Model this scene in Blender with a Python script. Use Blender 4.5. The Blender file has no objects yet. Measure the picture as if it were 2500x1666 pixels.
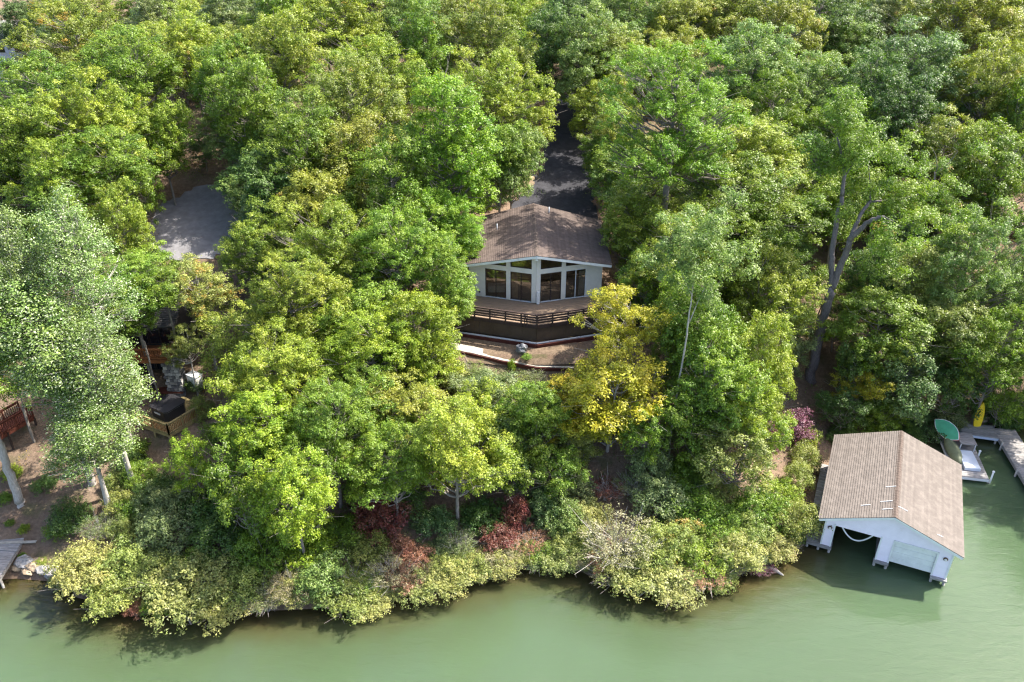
import bpy, math, random
import numpy as np
from mathutils import Vector, Matrix

R = math.radians
# ------------------------------------------------------------------ camera, sky, sun, exposure
sc = bpy.context.scene
COL = sc.collection
CAM_H, PITCH, FPX, IW, IH = 44.0, R(30.0), 2000.0, 2500.0, 1666.0
cam_d = bpy.data.cameras.new('camera')
cam_d.sensor_width = 36.0
cam_d.lens = 36.0 * FPX / IW
cam_d.clip_end = 5000.0
cam = bpy.data.objects.new('camera', cam_d)
COL.objects.link(cam)
cam.location = (0, 0, CAM_H)
cam.rotation_euler = (math.pi / 2 - PITCH, 0, 0)
sc.camera = cam

SUN_EL, SUN_H = R(50.0), Vector((0.93, 0.37, 0)).normalized()   # towards the sun
world = bpy.data.worlds.new('World')
sc.world = world
world.use_nodes = True
wn = world.node_tree.nodes
wl = world.node_tree.links
wn.clear()
wo = wn.new('ShaderNodeOutputWorld')
bg = wn.new('ShaderNodeBackground')
sky = wn.new('ShaderNodeTexSky')
sky.sky_type = 'NISHITA'
sky.sun_disc = False
sky.dust_density = 3.0
sky.ozone_density = 0.5
sky.air_density = 0.8
sky.sun_elevation = SUN_EL
sky.sun_rotation = math.atan2(SUN_H.x, SUN_H.y)
bg.inputs['Strength'].default_value = 0.15
wl.new(sky.outputs[0], bg.inputs['Color'])
wl.new(bg.outputs[0], wo.inputs['Surface'])

sun_d = bpy.data.lights.new('sun', 'SUN')
sun_d.energy = 4.3
sun_d.angle = R(0.5)
sun_d.color = (1.0, 0.94, 0.84)
sun = bpy.data.objects.new('sun', sun_d)
COL.objects.link(sun)
sdir = Vector((SUN_H.x * math.cos(SUN_EL), SUN_H.y * math.cos(SUN_EL), math.sin(SUN_EL)))
sun.rotation_euler = sdir.to_track_quat('Z', 'Y').to_euler()
sun.location = sdir * 150

sc.view_settings.view_transform = 'Standard'
sc.view_settings.look = 'None'
sc.view_settings.gamma = 1.0
sc.view_settings.exposure = 1.8
sc.cycles.use_denoising = True
sc.cycles.denoiser = 'OPENIMAGEDENOISE'
sc.cycles.denoising_prefilter = 'NONE'
sc.cycles.pixel_filter_type = 'BLACKMAN_HARRIS'
sc.cycles.filter_width = 1.25
sc.cycles.sample_clamp_indirect = 4.0
sc.cycles.max_bounces = 7
sc.cycles.diffuse_bounces = 4
sc.cycles.glossy_bounces = 2
sc.cycles.transmission_bounces = 4
sc.cycles.transparent_max_bounces = 6
sc.cycles.caustics_reflective = False
sc.cycles.caustics_refractive = False

# ------------------------------------------------------------------ pixel -> world helpers
CP, SP = math.cos(PITCH), math.sin(PITCH)
def ray(px, py):
    u, v = (px - IW / 2) / FPX, (py - IH / 2) / FPX
    return np.array([u, CP - v * SP, -SP - v * CP])          # per unit of forward depth
def at_z(px, py, z):
    d = ray(px, py)
    t = (z - CAM_H) / d[2]
    return np.array([0, 0, CAM_H]) + d * t
def at_y(px, py, y):
    d = ray(px, py)
    return np.array([0, 0, CAM_H]) + d * (y / d[1])

# ------------------------------------------------------------------ terrain
SHORE_PX = [(-60, 1420), (40, 1408), (130, 1420), (215, 1465), (330, 1500), (480, 1492), (680, 1490), (800, 1478),
            (950, 1462), (1100, 1430), (1190, 1402), (1280, 1382), (1350, 1382), (1440, 1402), (1530, 1432),
            (1640, 1450), (1745, 1425), (1860, 1385), (1950, 1340), (1992, 1262), (2012, 1150), (2045, 1080),
            (2200, 1058), (2330, 1052), (2440, 1040), (2510, 1034)]
_sh = [at_z(a, b, 0)[:2] for a, b in SHORE_PX]
SHORE = np.array([(-700, 40), (-120, 38), (-60, 44)] + [tuple(p) for p in _sh] + [(49, 58), (52.5, 50), (57, 44), (70, 38), (140, 42), (700, 55)])
_prof_s = np.array([-60, -8, -2, 0, .45, 2.2, 15.2, 17.2, 22, 29, 36, 60, 150, 400, 1500])
_prof_z = np.array([-9, -2.6, -.75, -.02, .4, .95, 5.3, 6.6, 7.2, 9.0, 10.6, 15.0, 28, 44, 60])
def shore_dist(x, y):
    x = np.asarray(x, float); y = np.asarray(y, float)
    best = np.full(x.shape, 1e9)
    for a, b in zip(SHORE[:-1], SHORE[1:]):
        ab = b - a
        t = np.clip(((x - a[0]) * ab[0] + (y - a[1]) * ab[1]) / (ab @ ab), 0, 1)
        best = np.minimum(best, np.hypot(x - a[0] - t * ab[0], y - a[1] - t * ab[1]))
    ys = np.interp(x, SHORE[:, 0], SHORE[:, 1])
    return np.where(y > ys, best, -best)
def sstep(a, b, x):
    t = np.clip((x - a) / (b - a), 0, 1)
    return t * t * (3 - 2 * t)
def terrain(x, y):
    x = np.asarray(x, float); y = np.asarray(y, float)
    s = shore_dist(x, y)
    z = np.interp(s, _prof_s, _prof_z)
    n = (np.sin(x * .31 + 1.3) * np.sin(y * .27 + .4) + .6 * np.sin(x * .83 + y * .61) + .4 * np.sin(x * 1.7 - y * 1.3 + 2))
    z = z + n * .17 * sstep(1, 8, s)
    # the wood falls away far beyond the parking area
    z = z - 11.0 * sstep(-25, -75, x) * sstep(75, 140, y)
    # level pads
    def pad(z, x0, x1, y0, y1, soft, h, low=False):
        m = sstep(x0 - soft, x0, x) * (1 - sstep(x1, x1 + soft, x)) * sstep(y0 - soft, y0, y) * (1 - sstep(y1, y1 + soft, y))
        h = np.minimum(z, h) if low else h
        return z * (1 - m) + h * m
    z = pad(z, -4.6, 9.2, 66.0, 79.0, 2.0, 9.3, True)
    z = pad(z, -7.5, 8.5, 60.9, 66.5, 1.4, 7.55 + .03 * (y - 62))
    z = pad(z, -42, -22, 60.0, 70.0, 2.5, 6.2)
    z = pad(z, -30, -25, 53.5, 58.0, 1.5, 5.0)
    return z
def t1(x, y):
    return float(terrain(np.array([x]), np.array([y]))[0])
def on_ground(px, py, up=0.0):
    d = ray(px, py)
    ts = np.linspace(35, 260, 900)
    X, Y, Z = d[0] * ts, d[1] * ts, CAM_H + d[2] * ts
    g = Z - terrain(X, Y) - up
    i = int(np.argmax(g < 0)) if (g < 0).any() else len(ts) - 1
    if i > 0:
        f = g[i - 1] / (g[i - 1] - g[i])
        t = ts[i - 1] + f * (ts[i] - ts[i - 1])
    else:
        t = ts[i]
    return np.array([d[0] * t, d[1] * t, CAM_H + d[2] * t]), t

# ------------------------------------------------------------------ mesh helpers
class MB:
    def __init__(self):
        self.v, self.f = [], []
    def add(self, vs, fs):
        o = len(self.v)
        self.v += [tuple(map(float, p)) for p in vs]
        self.f += [tuple(i + o for i in f) for f in fs]
        return self
    def box(self, c, s, rz=0.0, ry=0.0, rx=0.0):
        hx, hy, hz = s[0] / 2, s[1] / 2, s[2] / 2
        m = Matrix.Rotation(rz, 3, 'Z') @ Matrix.Rotation(ry, 3, 'Y') @ Matrix.Rotation(rx, 3, 'X')
        vs = [m @ Vector((x, y, z)) + Vector(c) for z in (-hz, hz) for x, y in ((-hx, -hy), (hx, -hy), (hx, hy), (-hx, hy))]
        return self.add(vs, [(3, 2, 1, 0), (4, 5, 6, 7), (0, 1, 5, 4), (1, 2, 6, 5), (2, 3, 7, 6), (3, 0, 4, 7)])
    def bar(self, a, b, w, h):
        """box between two points, width w (sideways), height h (up)"""
        a, b = Vector(a), Vector(b)
        d = b - a
        L = d.length
        d.normalize()
        up = Vector((0, 0, 1)) if abs(d.z) < .95 else Vector((0, 1, 0))
        s = d.cross(up).normalized()
        u = s.cross(d)
        vs = []
        for p in (a, b):
            for i, j in ((-1, -1), (1, -1), (1, 1), (-1, 1)):
                vs.append(p + s * (i * w / 2) + u * (j * h / 2))
        return self.add(vs, [(0, 1, 2, 3), (7, 6, 5, 4), (0, 4, 5, 1), (1, 5, 6, 2), (2, 6, 7, 3), (3, 7, 4, 0)])
    def prism(self, pts, z0, z1):
        """polygon (ccw) with z0/z1 per point or constants"""
        n = len(pts)
        za = z0 if hasattr(z0, '__len__') else [z0] * n
        zb = z1 if hasattr(z1, '__len__') else [z1] * n
        vs = [(p[0], p[1], z) for p, z in zip(pts, za)] + [(p[0], p[1], z) for p, z in zip(pts, zb)]
        fs = [tuple(range(n - 1, -1, -1)), tuple(range(n, 2 * n))] + [(i, (i + 1) % n, n + (i + 1) % n, n + i) for i in range(n)]
        return self.add(vs, fs)
    def poly(self, pts3, thick):
        """planar polygon given in 3d, extruded by vector thick"""
        n = len(pts3)
        t = Vector(thick)
        vs = [Vector(p) for p in pts3] + [Vector(p) + t for p in pts3]
        fs = [tuple(range(n - 1, -1, -1)), tuple(range(n, 2 * n))] + [(i, (i + 1) % n, n + (i + 1) % n, n + i) for i in range(n)]
        return self.add(vs, fs)
    def tube(self, path, rad, n=8, cap=True):
        path = [Vector(p) for p in path]
        if not hasattr(rad, '__len__'):
            rad = [rad] * len(path)
        vs, fs = [], []
        ref = Vector((0.31, 0.95, 0.07)).normalized()
        for i, p in enumerate(path):
            d = (path[min(i + 1, len(path) - 1)] - path[max(i - 1, 0)]).normalized()
            if abs(d.dot(ref)) > .97:
                r2 = Vector((1, 0, 0))
            else:
                r2 = ref
            a = d.cross(r2).normalized()
            b = d.cross(a)
            for k in range(n):
                t = 2 * math.pi * k / n
                vs.append(p + a * (math.cos(t) * rad[i]) + b * (math.sin(t) * rad[i]))
        for i in range(len(path) - 1):
            for k in range(n):
                k2 = (k + 1) % n
                fs.append((i * n + k, i * n + k2, (i + 1) * n + k2, (i + 1) * n + k))
        if cap:
            fs.append(tuple(range(n - 1, -1, -1)))
            m = (len(path) - 1) * n
            fs.append(tuple(m + k for k in range(n)))
        return self.add(vs, fs)
    def mesh(self, name):
        me = bpy.data.meshes.new(name)
        me.from_pydata(self.v, [], self.f)
        me.validate()
        me.update()
        return me

def link(name, me, mat=None, parent=None, loc=None, smooth=False):
    o = bpy.data.objects.new(name, me)
    COL.objects.link(o)
    if mat is not None and me is not None and len(me.materials) == 0:
        me.materials.append(mat)
    if parent is not None:
        o.parent = parent
    if loc is not None:
        o.location = loc
    if smooth and me is not None:
        me.polygons.foreach_set('use_smooth', [True] * len(me.polygons))
    return o
def build(mb, name, mat, parent=None, smooth=False, bevel=0.0):
    o = link(name, mb.mesh(name), mat, parent, smooth=smooth)
    if bevel:
        m = o.modifiers.new('bevel', 'BEVEL')
        m.width = bevel
        m.segments = 1
    return o
def thing(name, label, cat, loc=(0, 0, 0), rz=0.0, group=None):
    o = bpy.data.objects.new(name, None)
    COL.objects.link(o)
    o.location = loc
    o.rotation_euler = (0, 0, rz)
    return tag(o, label, cat, group)
def tag(o, label, cat, group=None):
    o['label'] = label
    o['category'] = cat
    if group:
        o['group'] = group
    return o
def structure(o, label=None):
    o['kind'] = 'structure'
    if label:
        o['label'] = label
    return o
def box_part(name, c, s, mat, parent, rz=0.0, bevel=0.0, ry=0.0, rx=0.0):
    return build(MB().box(c, s, rz, ry, rx), name, mat, parent, bevel=bevel)

# ------------------------------------------------------------------ materials
def new_mat(name):
    m = bpy.data.materials.new(name)
    m.use_nodes = True
    nt = m.node_tree
    b = nt.nodes['Principled BSDF']
    return m, nt, b
def N(nt, t, **kw):
    n = nt.nodes.new(t)
    for k, v in kw.items():
        setattr(n, k, v)
    return n
def ramp(nt, stops, fac=None):
    r = N(nt, 'ShaderNodeValToRGB')
    e = r.color_ramp.elements
    while len(e) < len(stops):
        e.new(.5)
    for el, (p, c) in zip(e, stops):
        el.position = p
        el.color = (*c, 1)
    if fac is not None:
        nt.links.new(fac, r.inputs[0])
    return r
def plain(name, col, rough=.6, var=.25, scale=3.0, bump=0.0, bscale=40.0, spec=.3, stretch=None, metal=0.0, dirt=None, rnd=0.0):
    """painted / weathered surface: base colour broken up by two noise layers, fine bump"""
    m, nt, b = new_mat(name)
    tc = N(nt, 'ShaderNodeTexCoord')
    src = tc.outputs['Object']
    if stretch:
        mp = N(nt, 'ShaderNodeMapping')
        mp.inputs['Scale'].default_value = stretch
        nt.links.new(src, mp.inputs[0])
        src = mp.outputs[0]
    n1 = N(nt, 'ShaderNodeTexNoise')
    n1.inputs['Scale'].default_value = scale
    n1.inputs['Detail'].default_value = 8
    n1.inputs['Roughness'].default_value = .65
    nt.links.new(src, n1.inputs[0])
    c0 = tuple(max(0, c * (1 - var)) for c in col)
    c1 = tuple(min(1, c * (1 + var)) for c in col)
    st = [(.3, c0), (.7, c1)]
    if dirt:
        st = [(.25, dirt), (.42, c0), (.72, c1)]
    r = ramp(nt, st, n1.outputs['Fac'])
    csrc = r.outputs[0]
    if rnd:                                                   # each piece a little lighter or darker than the next
        oi = N(nt, 'ShaderNodeObjectInfo')
        mr = N(nt, 'ShaderNodeMapRange')
        mr.inputs['To Min'].default_value = 1 - rnd
        mr.inputs['To Max'].default_value = 1 + rnd
        nt.links.new(oi.outputs['Random'], mr.inputs['Value'])
        hs = N(nt, 'ShaderNodeHueSaturation')
        nt.links.new(mr.outputs[0], hs.inputs['Value'])
        nt.links.new(csrc, hs.inputs['Color'])
        csrc = hs.outputs[0]
    nt.links.new(csrc, b.inputs['Base Color'])
    b.inputs['Roughness'].default_value = rough
    b.inputs['Specular IOR Level'].default_value = spec
    b.inputs['Metallic'].default_value = metal
    if bump:
        n2 = N(nt, 'ShaderNodeTexNoise')
        n2.inputs['Scale'].default_value = bscale
        n2.inputs['Detail'].default_value = 6
        nt.links.new(src, n2.inputs[0])
        bp = N(nt, 'ShaderNodeBump')
        bp.inputs['Strength'].default_value = bump
        bp.inputs['Distance'].default_value = .03
        nt.links.new(n2.outputs['Fac'], bp.inputs['Height'])
        nt.links.new(bp.outputs[0], b.inputs['Normal'])
    return m

def leaf_mat(name, transl=.32, pale=0.0, palecol=(.62, .66, .50)):
    m, nt, b = new_mat(name)
    oi = N(nt, 'ShaderNodeObjectInfo')
    at = N(nt, 'ShaderNodeAttribute', attribute_name='lv')
    sp = N(nt, 'ShaderNodeSeparateColor')
    nt.links.new(at.outputs['Color'], sp.inputs[0])
    hs = N(nt, 'ShaderNodeHueSaturation')
    def mth(op, a, bb):
        n = N(nt, 'ShaderNodeMath', operation=op)
        for i, q in enumerate((a, bb)):
            if isinstance(q, (int, float)):
                n.inputs[i].default_value = q
            else:
                nt.links.new(q, n.inputs[i])
        return n.outputs[0]
    hue = mth('ADD', mth('MULTIPLY', sp.outputs[1], -.045), .5225)
    val = mth('ADD', mth('MULTIPLY', sp.outputs[0], .95), mth('ADD', mth('MULTIPLY', sp.outputs[1], .5), .30))
    nt.links.new(hue, hs.inputs['Hue'])
    nt.links.new(val, hs.inputs['Value'])
    nt.links.new(oi.outputs['Color'], hs.inputs['Color'])
    # clumps that have turned: share set by the object's alpha
    turned = N(nt, 'ShaderNodeMix', data_type='RGBA')
    nt.links.new(mth('MULTIPLY', mth('LESS_THAN', sp.outputs[2], mth('SUBTRACT', 1.0, oi.outputs['Alpha'])), .75), turned.inputs[0])
    nt.links.new(hs.outputs[0], turned.inputs[6])
    turned.inputs[7].default_value = (.34, .20, .035, 1)
    col = turned.outputs[2]
    if pale:
        mx = N(nt, 'ShaderNodeMix', data_type='RGBA')
        nt.links.new(mth('LESS_THAN', sp.outputs[0], pale), mx.inputs[0])
        nt.links.new(col, mx.inputs[6])
        mx.inputs[7].default_value = (*palecol, 1)
        col = mx.outputs[2]
    nt.links.new(col, b.inputs['Base Color'])
    b.inputs['Roughness'].default_value = .48
    b.inputs['Specular IOR Level'].default_value = .42
    tr = N(nt, 'ShaderNodeBsdfTranslucent')
    tm = N(nt, 'ShaderNodeMix', data_type='RGBA', blend_type='MULTIPLY')
    tm.inputs[0].default_value = 1.0
    nt.links.new(col, tm.inputs[6])
    tm.inputs[7].default_value = (1.25, 1.4, .6, 1)
    nt.links.new(tm.outputs[2], tr.inputs['Color'])
    mix = N(nt, 'ShaderNodeMixShader')
    mix.inputs[0].default_value = transl
    nt.links.new(b.outputs[0], mix.inputs[1])
    nt.links.new(tr.outputs[0], mix.inputs[2])
    nt.links.new(mix.outputs[0], nt.nodes['Material Output'].inputs['Surface'])
    return m
LEAF = leaf_mat('leaf', transl=.34)
LEAF_S = leaf_mat('leaf_silver', transl=.22, pale=.15, palecol=(.40, .45, .29))
BARK = plain('bark', (.22, .195, .175), .9, .45, 2.5, .8, 12, .1, stretch=(6, 6, 1))
BARK_DARK = plain('bark_dark', (.16, .142, .142), .9, .5, 2.5, 1.0, 10, .1, stretch=(7, 7, 1))
BARK_PALE = plain('bark_pale', (.36, .33, .30), .85, .3, 2.5, .5, 14, .15, stretch=(5, 5, 1))

def ground_mat():
    m, nt, b = new_mat('forest_floor')
    tc = N(nt, 'ShaderNodeTexCoord')
    def noise(s, d=8, r=.6):
        n = N(nt, 'ShaderNodeTexNoise')
        n.inputs['Scale'].default_value = s
        n.inputs['Detail'].default_value = d
        n.inputs['Roughness'].default_value = r
        nt.links.new(tc.outputs['Object'], n.inputs[0])
        return n.outputs['Fac']
    big = ramp(nt, [(.35, (.095, .066, .045)), (.5, (.165, .12, .088)), (.66, (.25, .195, .15))], noise(.16, 10, .7))
    fine = ramp(nt, [(.3, (.05, .036, .028)), (.52, (.17, .115, .078)), (.75, (.34, .25, .175))], noise(3.2, 10, .75))
    mx = N(nt, 'ShaderNodeMix', data_type='RGBA')
    mx.inputs[0].default_value = .55
    nt.links.new(big.outputs[0], mx.inputs[6])
    nt.links.new(fine.outputs[0], mx.inputs[7])
    moss = ramp(nt, [(.54, (0, 0, 0)), (.66, (1, 1, 1))], noise(.45, 6, .6))
    m2 = N(nt, 'ShaderNodeMix', data_type='RGBA')
    mf = N(nt, 'ShaderNodeMath', operation='MULTIPLY')
    mf.inputs[1].default_value = .45
    nt.links.new(moss.outputs[0], mf.inputs[0])
    nt.links.new(mf.outputs[0], m2.inputs[0])
    nt.links.new(mx.outputs[2], m2.inputs[6])
    m2.inputs[7].default_value = (.07, .09, .03, 1)
    nt.links.new(m2.outputs[2], b.inputs['Base Color'])
    b.inputs['Roughness'].default_value = .95
    b.inputs['Specular IOR Level'].default_value = .1
    bp = N(nt, 'ShaderNodeBump')
    bp.inputs['Strength'].default_value = .8
    bp.inputs['Distance'].default_value = .12
    nt.links.new(noise(5.0, 10, .8), bp.inputs['Height'])
    nt.links.new(bp.outputs[0], b.inputs['Normal'])
    return m
GROUND = ground_mat()

def water_mat():
    m, nt, b = new_mat('lake_water')
    at = N(nt, 'ShaderNodeAttribute', attribute_name='depth')
    tc = N(nt, 'ShaderNodeTexCoord')
    nz = N(nt, 'ShaderNodeTexNoise')
    nz.inputs['Scale'].default_value = .45
    nz.inputs['Detail'].default_value = 7
    nt.links.new(tc.outputs['Object'], nz.inputs[0])
    a1 = N(nt, 'ShaderNodeMath', operation='MULTIPLY_ADD')
    a1.inputs[1].default_value = .22
    nt.links.new(nz.outputs['Fac'], a1.inputs[0])
    sub = N(nt, 'ShaderNodeMath', operation='SUBTRACT')
    sub.inputs[1].default_value = .11
    nt.links.new(at.outputs['Fac'], sub.inputs[0])
    nt.links.new(sub.outputs[0], a1.inputs[2])
    r = ramp(nt, [(0.0, (.038, .029, .012)), (.12, (.05, .042, .016)), (.3, (.052, .058, .024)), (.55, (.058, .083, .042)), (1.0, (.064, .099, .054))],
             a1.outputs[0])
    nz2 = N(nt, 'ShaderNodeTexNoise')
    nz2.inputs['Scale'].default_value = .05
    nz2.inputs['Detail'].default_value = 5
    nt.links.new(tc.outputs['Object'], nz2.inputs[0])
    r2 = ramp(nt, [(.3, (.88, .9, .86)), (.7, (1.1, 1.08, 1.1))], nz2.outputs['Fac'])
    mm = N(nt, 'ShaderNodeMix', data_type='RGBA', blend_type='MULTIPLY')
    mm.inputs[0].default_value = 1.0
    nt.links.new(r.outputs[0], mm.inputs[6])
    nt.links.new(r2.outputs[0], mm.inputs[7])
    nt.links.new(mm.outputs[2], b.inputs['Base Color'])
    b.inputs['Roughness'].default_value = .06
    b.inputs['IOR'].default_value = 1.33
    b.inputs['Specular IOR Level'].default_value = .5
    b.inputs['Subsurface Weight'].default_value = 1.0
    b.inputs['Subsurface Radius'].default_value = (.6, .8, .5)
    b.inputs['Subsurface Scale'].default_value = .7
    mp = N(nt, 'ShaderNodeMapping')
    mp.inputs['Scale'].default_value = (.55, 1.5, 1)
    mp.inputs['Rotation'].default_value = (0, 0, R(12))
    nt.links.new(tc.outputs['Object'], mp.inputs[0])
    w1 = N(nt, 'ShaderNodeTexNoise')
    w1.inputs['Scale'].default_value = 1.1
    w1.inputs['Detail'].default_value = 4
    w1.inputs['Distortion'].default_value = .6
    nt.links.new(mp.outputs[0], w1.inputs[0])
    w2 = N(nt, 'ShaderNodeTexNoise')
    w2.inputs['Scale'].default_value = 5.5
    w2.inputs['Detail'].default_value = 3
    nt.links.new(mp.outputs[0], w2.inputs[0])
    w3 = N(nt, 'ShaderNodeMath', operation='MULTIPLY_ADD')
    w3.inputs[1].default_value = .22
    nt.links.new(w2.outputs['Fac'], w3.inputs[0])
    nt.links.new(w1.outputs['Fac'], w3.inputs[2])
    bp = N(nt, 'ShaderNodeBump')
    bp.inputs['Strength'].default_value = .3
    bp.inputs['Distance'].default_value = .10
    nt.links.new(w3.outputs[0], bp.inputs['Height'])
    nt.links.new(bp.outputs[0], b.inputs['Normal'])
    return m
WATER = water_mat()

WHITE = plain('white_paint', (.74, .75, .74), .55, .07, 1.6, .15, 25, .3, dirt=(.55, .55, .52))
WHITE_SIDING = plain('white_siding', (.84, .77, .86), .55, .05, 1.2, .1, 30, .3, dirt=(.74, .67, .72))
SHINGLE_T = plain('tan_shingle', (.15, .131, .117), .9, .16, 2.0, .5, 60, .1, dirt=(.128, .112, .10), rnd=.09)
SHINGLE_B = plain('brown_shingle', (.108, .084, .073), .9, .2, 2.0, .5, 60, .1, dirt=(.078, .061, .053), rnd=.12)
RIDGE = plain('ridge_cap', (.10, .078, .066), .9, .25, 4.0, .4, 50, .1)
DARKROOF = plain('charcoal_shingle', (.055, .052, .05), .9, .3, 4.0, .4, 50, .1)
GREYWOOD = plain('weathered_wood', (.30, .285, .275), .85, .28, 2.2, .5, 18, .15, stretch=(1, 6, 6), dirt=(.19, .17, .155), rnd=.18)
PALEWOOD = plain('pale_wood', (.37, .34, .29), .85, .2, 2.2, .4, 18, .15, dirt=(.3, .26, .2))
PILING = plain('piling_wood', (.33, .31, .28), .85, .3, 3.0, .6, 14, .15, stretch=(4, 4, 1))
DECKTAN = plain('tan_deck_paint', (.25, .18, .125), .7, .1, 1.2, .25, 20, .25, stretch=(1, 8, 1), dirt=(.22, .15, .10))
DARKBROWN = plain('dark_brown_stain', (.045, .03, .026), .65, .25, 2.0, .3, 20, .25)
SKIRT = plain('brown_skirt_panel', (.085, .06, .042), .8, .2, .9, .3, 14, .15)
MAROON = plain('maroon_timber', (.085, .028, .022), .8, .3, 1.5, .4, 14, .15)
REDWOOD = plain('red_stained_wood', (.11, .035, .023), .7, .25, 2.0, .4, 16, .2)
ORANGEWOOD = plain('orange_cedar', (.22, .085, .035), .7, .22, 2.0, .4, 16, .2)
YELLOWWOOD = plain('yellow_pine', (.24, .19, .09), .75, .2, 2.0, .4, 16, .2)
STONE = plain('grey_stone', (.25, .24, .23), .9, .45, 3.5, .9, 10, .15)
STONE_T = plain('tan_stone', (.36, .27, .18), .9, .3, 2.5, .9, 8, .15)
METAL = plain('pale_metal', (.58, .60, .62), .4, .1, 3.0, 0, 20, .5)
BLACK = plain('black_vinyl', (.022, .021, .024), .5, .25, 3.0, .3, 12, .4)
CHAR = plain('charcoal_wall', (.03, .028, .03), .7, .2, 2.0, .2, 20, .25)
BRASS = plain('bronze_metal', (.10, .06, .035), .4, .2, 8.0, 0, 20, .5, metal=.6)
ASPHALT = plain('asphalt', (.040, .040, .046), .92, .3, 1.2, .7, 30, .15)
GRAVEL = plain('grey_gravel', (.20, .195, .205), .95, .16, 1.2, .6, 22, .1, dirt=(.15, .14, .14))
MULCH = plain('straw_mulch', (.15, .11, .076), .95, .4, 4.0, 1.0, 14, .1)
YELLOW = plain('yellow_plastic', (.80, .56, .02), .35, .08, 3.0, 0, 20, .5)
GREEN = plain('green_plastic', (.09, .40, .23), .4, .15, 2.0, 0, 20, .5)
OLIVE = plain('olive_aluminium', (.17, .19, .11), .55, .18, 2.0, .1, 20, .4)
RED = plain('red_plastic', (.45, .05, .03), .45, .12, 3.0, 0, 20, .5)
CREAM = plain('cream_wall', (.64, .62, .57), .7, .08, 1.5, .1, 20, .25)
PALEBLUE = plain('pale_blue_board', (.50, .55, .64), .5, .06, 2.0, 0, 20, .4)
ROOM = plain('room_wall', (.42, .30, .20), .8, .2, 1.0, 0, 20, .2)
ROOMW = plain('room_white', (.6, .58, .55), .8, .1, 1.0, 0, 20, .2)
TARP = plain('grey_tarp', (.16, .165, .18), .5, .6, 2.2, 1.0, 5, .4)
def glass_mat(name, tint, gloss):
    m, nt, b = new_mat(name)
    nt.nodes.remove(b)
    tr = N(nt, 'ShaderNodeBsdfTransparent')
    tr.inputs[0].default_value = (*tint, 1)
    gl = N(nt, 'ShaderNodeBsdfGlossy')
    gl.inputs['Roughness'].default_value = .02
    gl.inputs['Color'].default_value = (.9, .95, 1, 1)
    fr = N(nt, 'ShaderNodeFresnel')
    fr.inputs['IOR'].default_value = 1.5
    ad = N(nt, 'ShaderNodeMath', operation='ADD')
    ad.inputs[1].default_value = gloss
    nt.links.new(fr.outputs[0], ad.inputs[0])
    mx = N(nt, 'ShaderNodeMixShader')
    nt.links.new(ad.outputs[0], mx.inputs[0])
    nt.links.new(tr.outputs[0], mx.inputs[1])
    nt.links.new(gl.outputs[0], mx.inputs[2])
    nt.links.new(mx.outputs[0], nt.nodes['Material Output'].inputs['Surface'])
    return m
GLASS = glass_mat('window_glass', (.82, .80, .76), .05)

# ------------------------------------------------------------------ ground and water
def axis(a0, a1, step, far0, far1):
    core = list(np.arange(a0, a1 + 1e-6, step))
    lo, hi, s = [], [], step
    p = a0
    while p > far0:
        s *= 1.35
        p -= s
        lo.append(max(p, far0))
    s, p = step, a1
    while p < far1:
        s *= 1.35
        p += s
        hi.append(min(p, far1))
    return np.array(lo[::-1] + core + hi)
def grid_mesh(name, xs, ys, zfun, flip=False):
    X, Y = np.meshgrid(xs, ys)
    Z = zfun(X, Y)
    nx, ny = len(xs), len(ys)
    co = np.stack([X, Y, Z], -1).reshape(-1, 3)
    i = np.arange(nx * ny).reshape(ny, nx)
    q = np.stack([i[:-1, :-1], i[:-1, 1:], i[1:, 1:], i[1:, :-1]], -1).reshape(-1, 4)
    me = bpy.data.meshes.new(name)
    me.vertices.add(len(co))
    me.vertices.foreach_set('co', co.ravel())
    me.loops.add(q.size)
    me.loops.foreach_set('vertex_index', q.ravel().astype(np.int32))
    me.polygons.add(len(q))
    me.polygons.foreach_set('loop_start', np.arange(0, q.size, 4, dtype=np.int32))
    me.polygons.foreach_set('use_smooth', np.ones(len(q), bool))
    me.update()
    me.validate()
    return me, co
g_me, _ = grid_mesh('ground', axis(-75, 75, .9, -1500, 1500), axis(32, 130, .9, -300, 2000), terrain)
structure(link('ground', g_me, GROUND), 'steep brown leaf-strewn hillside above the lake')

def build_water():
    xs = axis(-60, 60, .8, -1500, 1500)
    ys = axis(24, 66, .8, -600, 90)
    me, co = grid_mesh('lake_water', xs, ys, lambda X, Y: np.zeros_like(X))
    d = np.clip(-shore_dist(co[:, 0], co[:, 1]) / 6.5, 0, 1)
    nv = len(co)
    # close it below so light can scatter inside
    nx, ny = len(xs), len(ys)
    rim = list(range(nx)) + [nx * j + nx - 1 for j in range(1, ny)] + [nx * (ny - 1) + i for i in range(nx - 2, -1, -1)] + [nx * j for j in range(ny - 2, 0, -1)]
    vs = [tuple(c) for c in co] + [(co[i][0], co[i][1], -12.0) for i in rim]
    fs = [tuple(p.vertices) for p in me.polygons]
    n = len(rim)
    fs += [(rim[k], nv + k, nv + (k + 1) % n, rim[(k + 1) % n]) for k in range(n)]
    fs.append(tuple(nv + k for k in range(n - 1, -1, -1)))
    m2 = bpy.data.meshes.new('lake_water')
    m2.from_pydata(vs, [], fs)
    m2.update()
    at = m2.attributes.new('depth', 'FLOAT', 'POINT')
    at.data.foreach_set('value', np.concatenate([d, np.ones(n)]).astype(np.float32))
    bpy.data.meshes.remove(me)
    structure(link('lake_water', m2, WATER), 'calm murky green lake water')
build_water()

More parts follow.
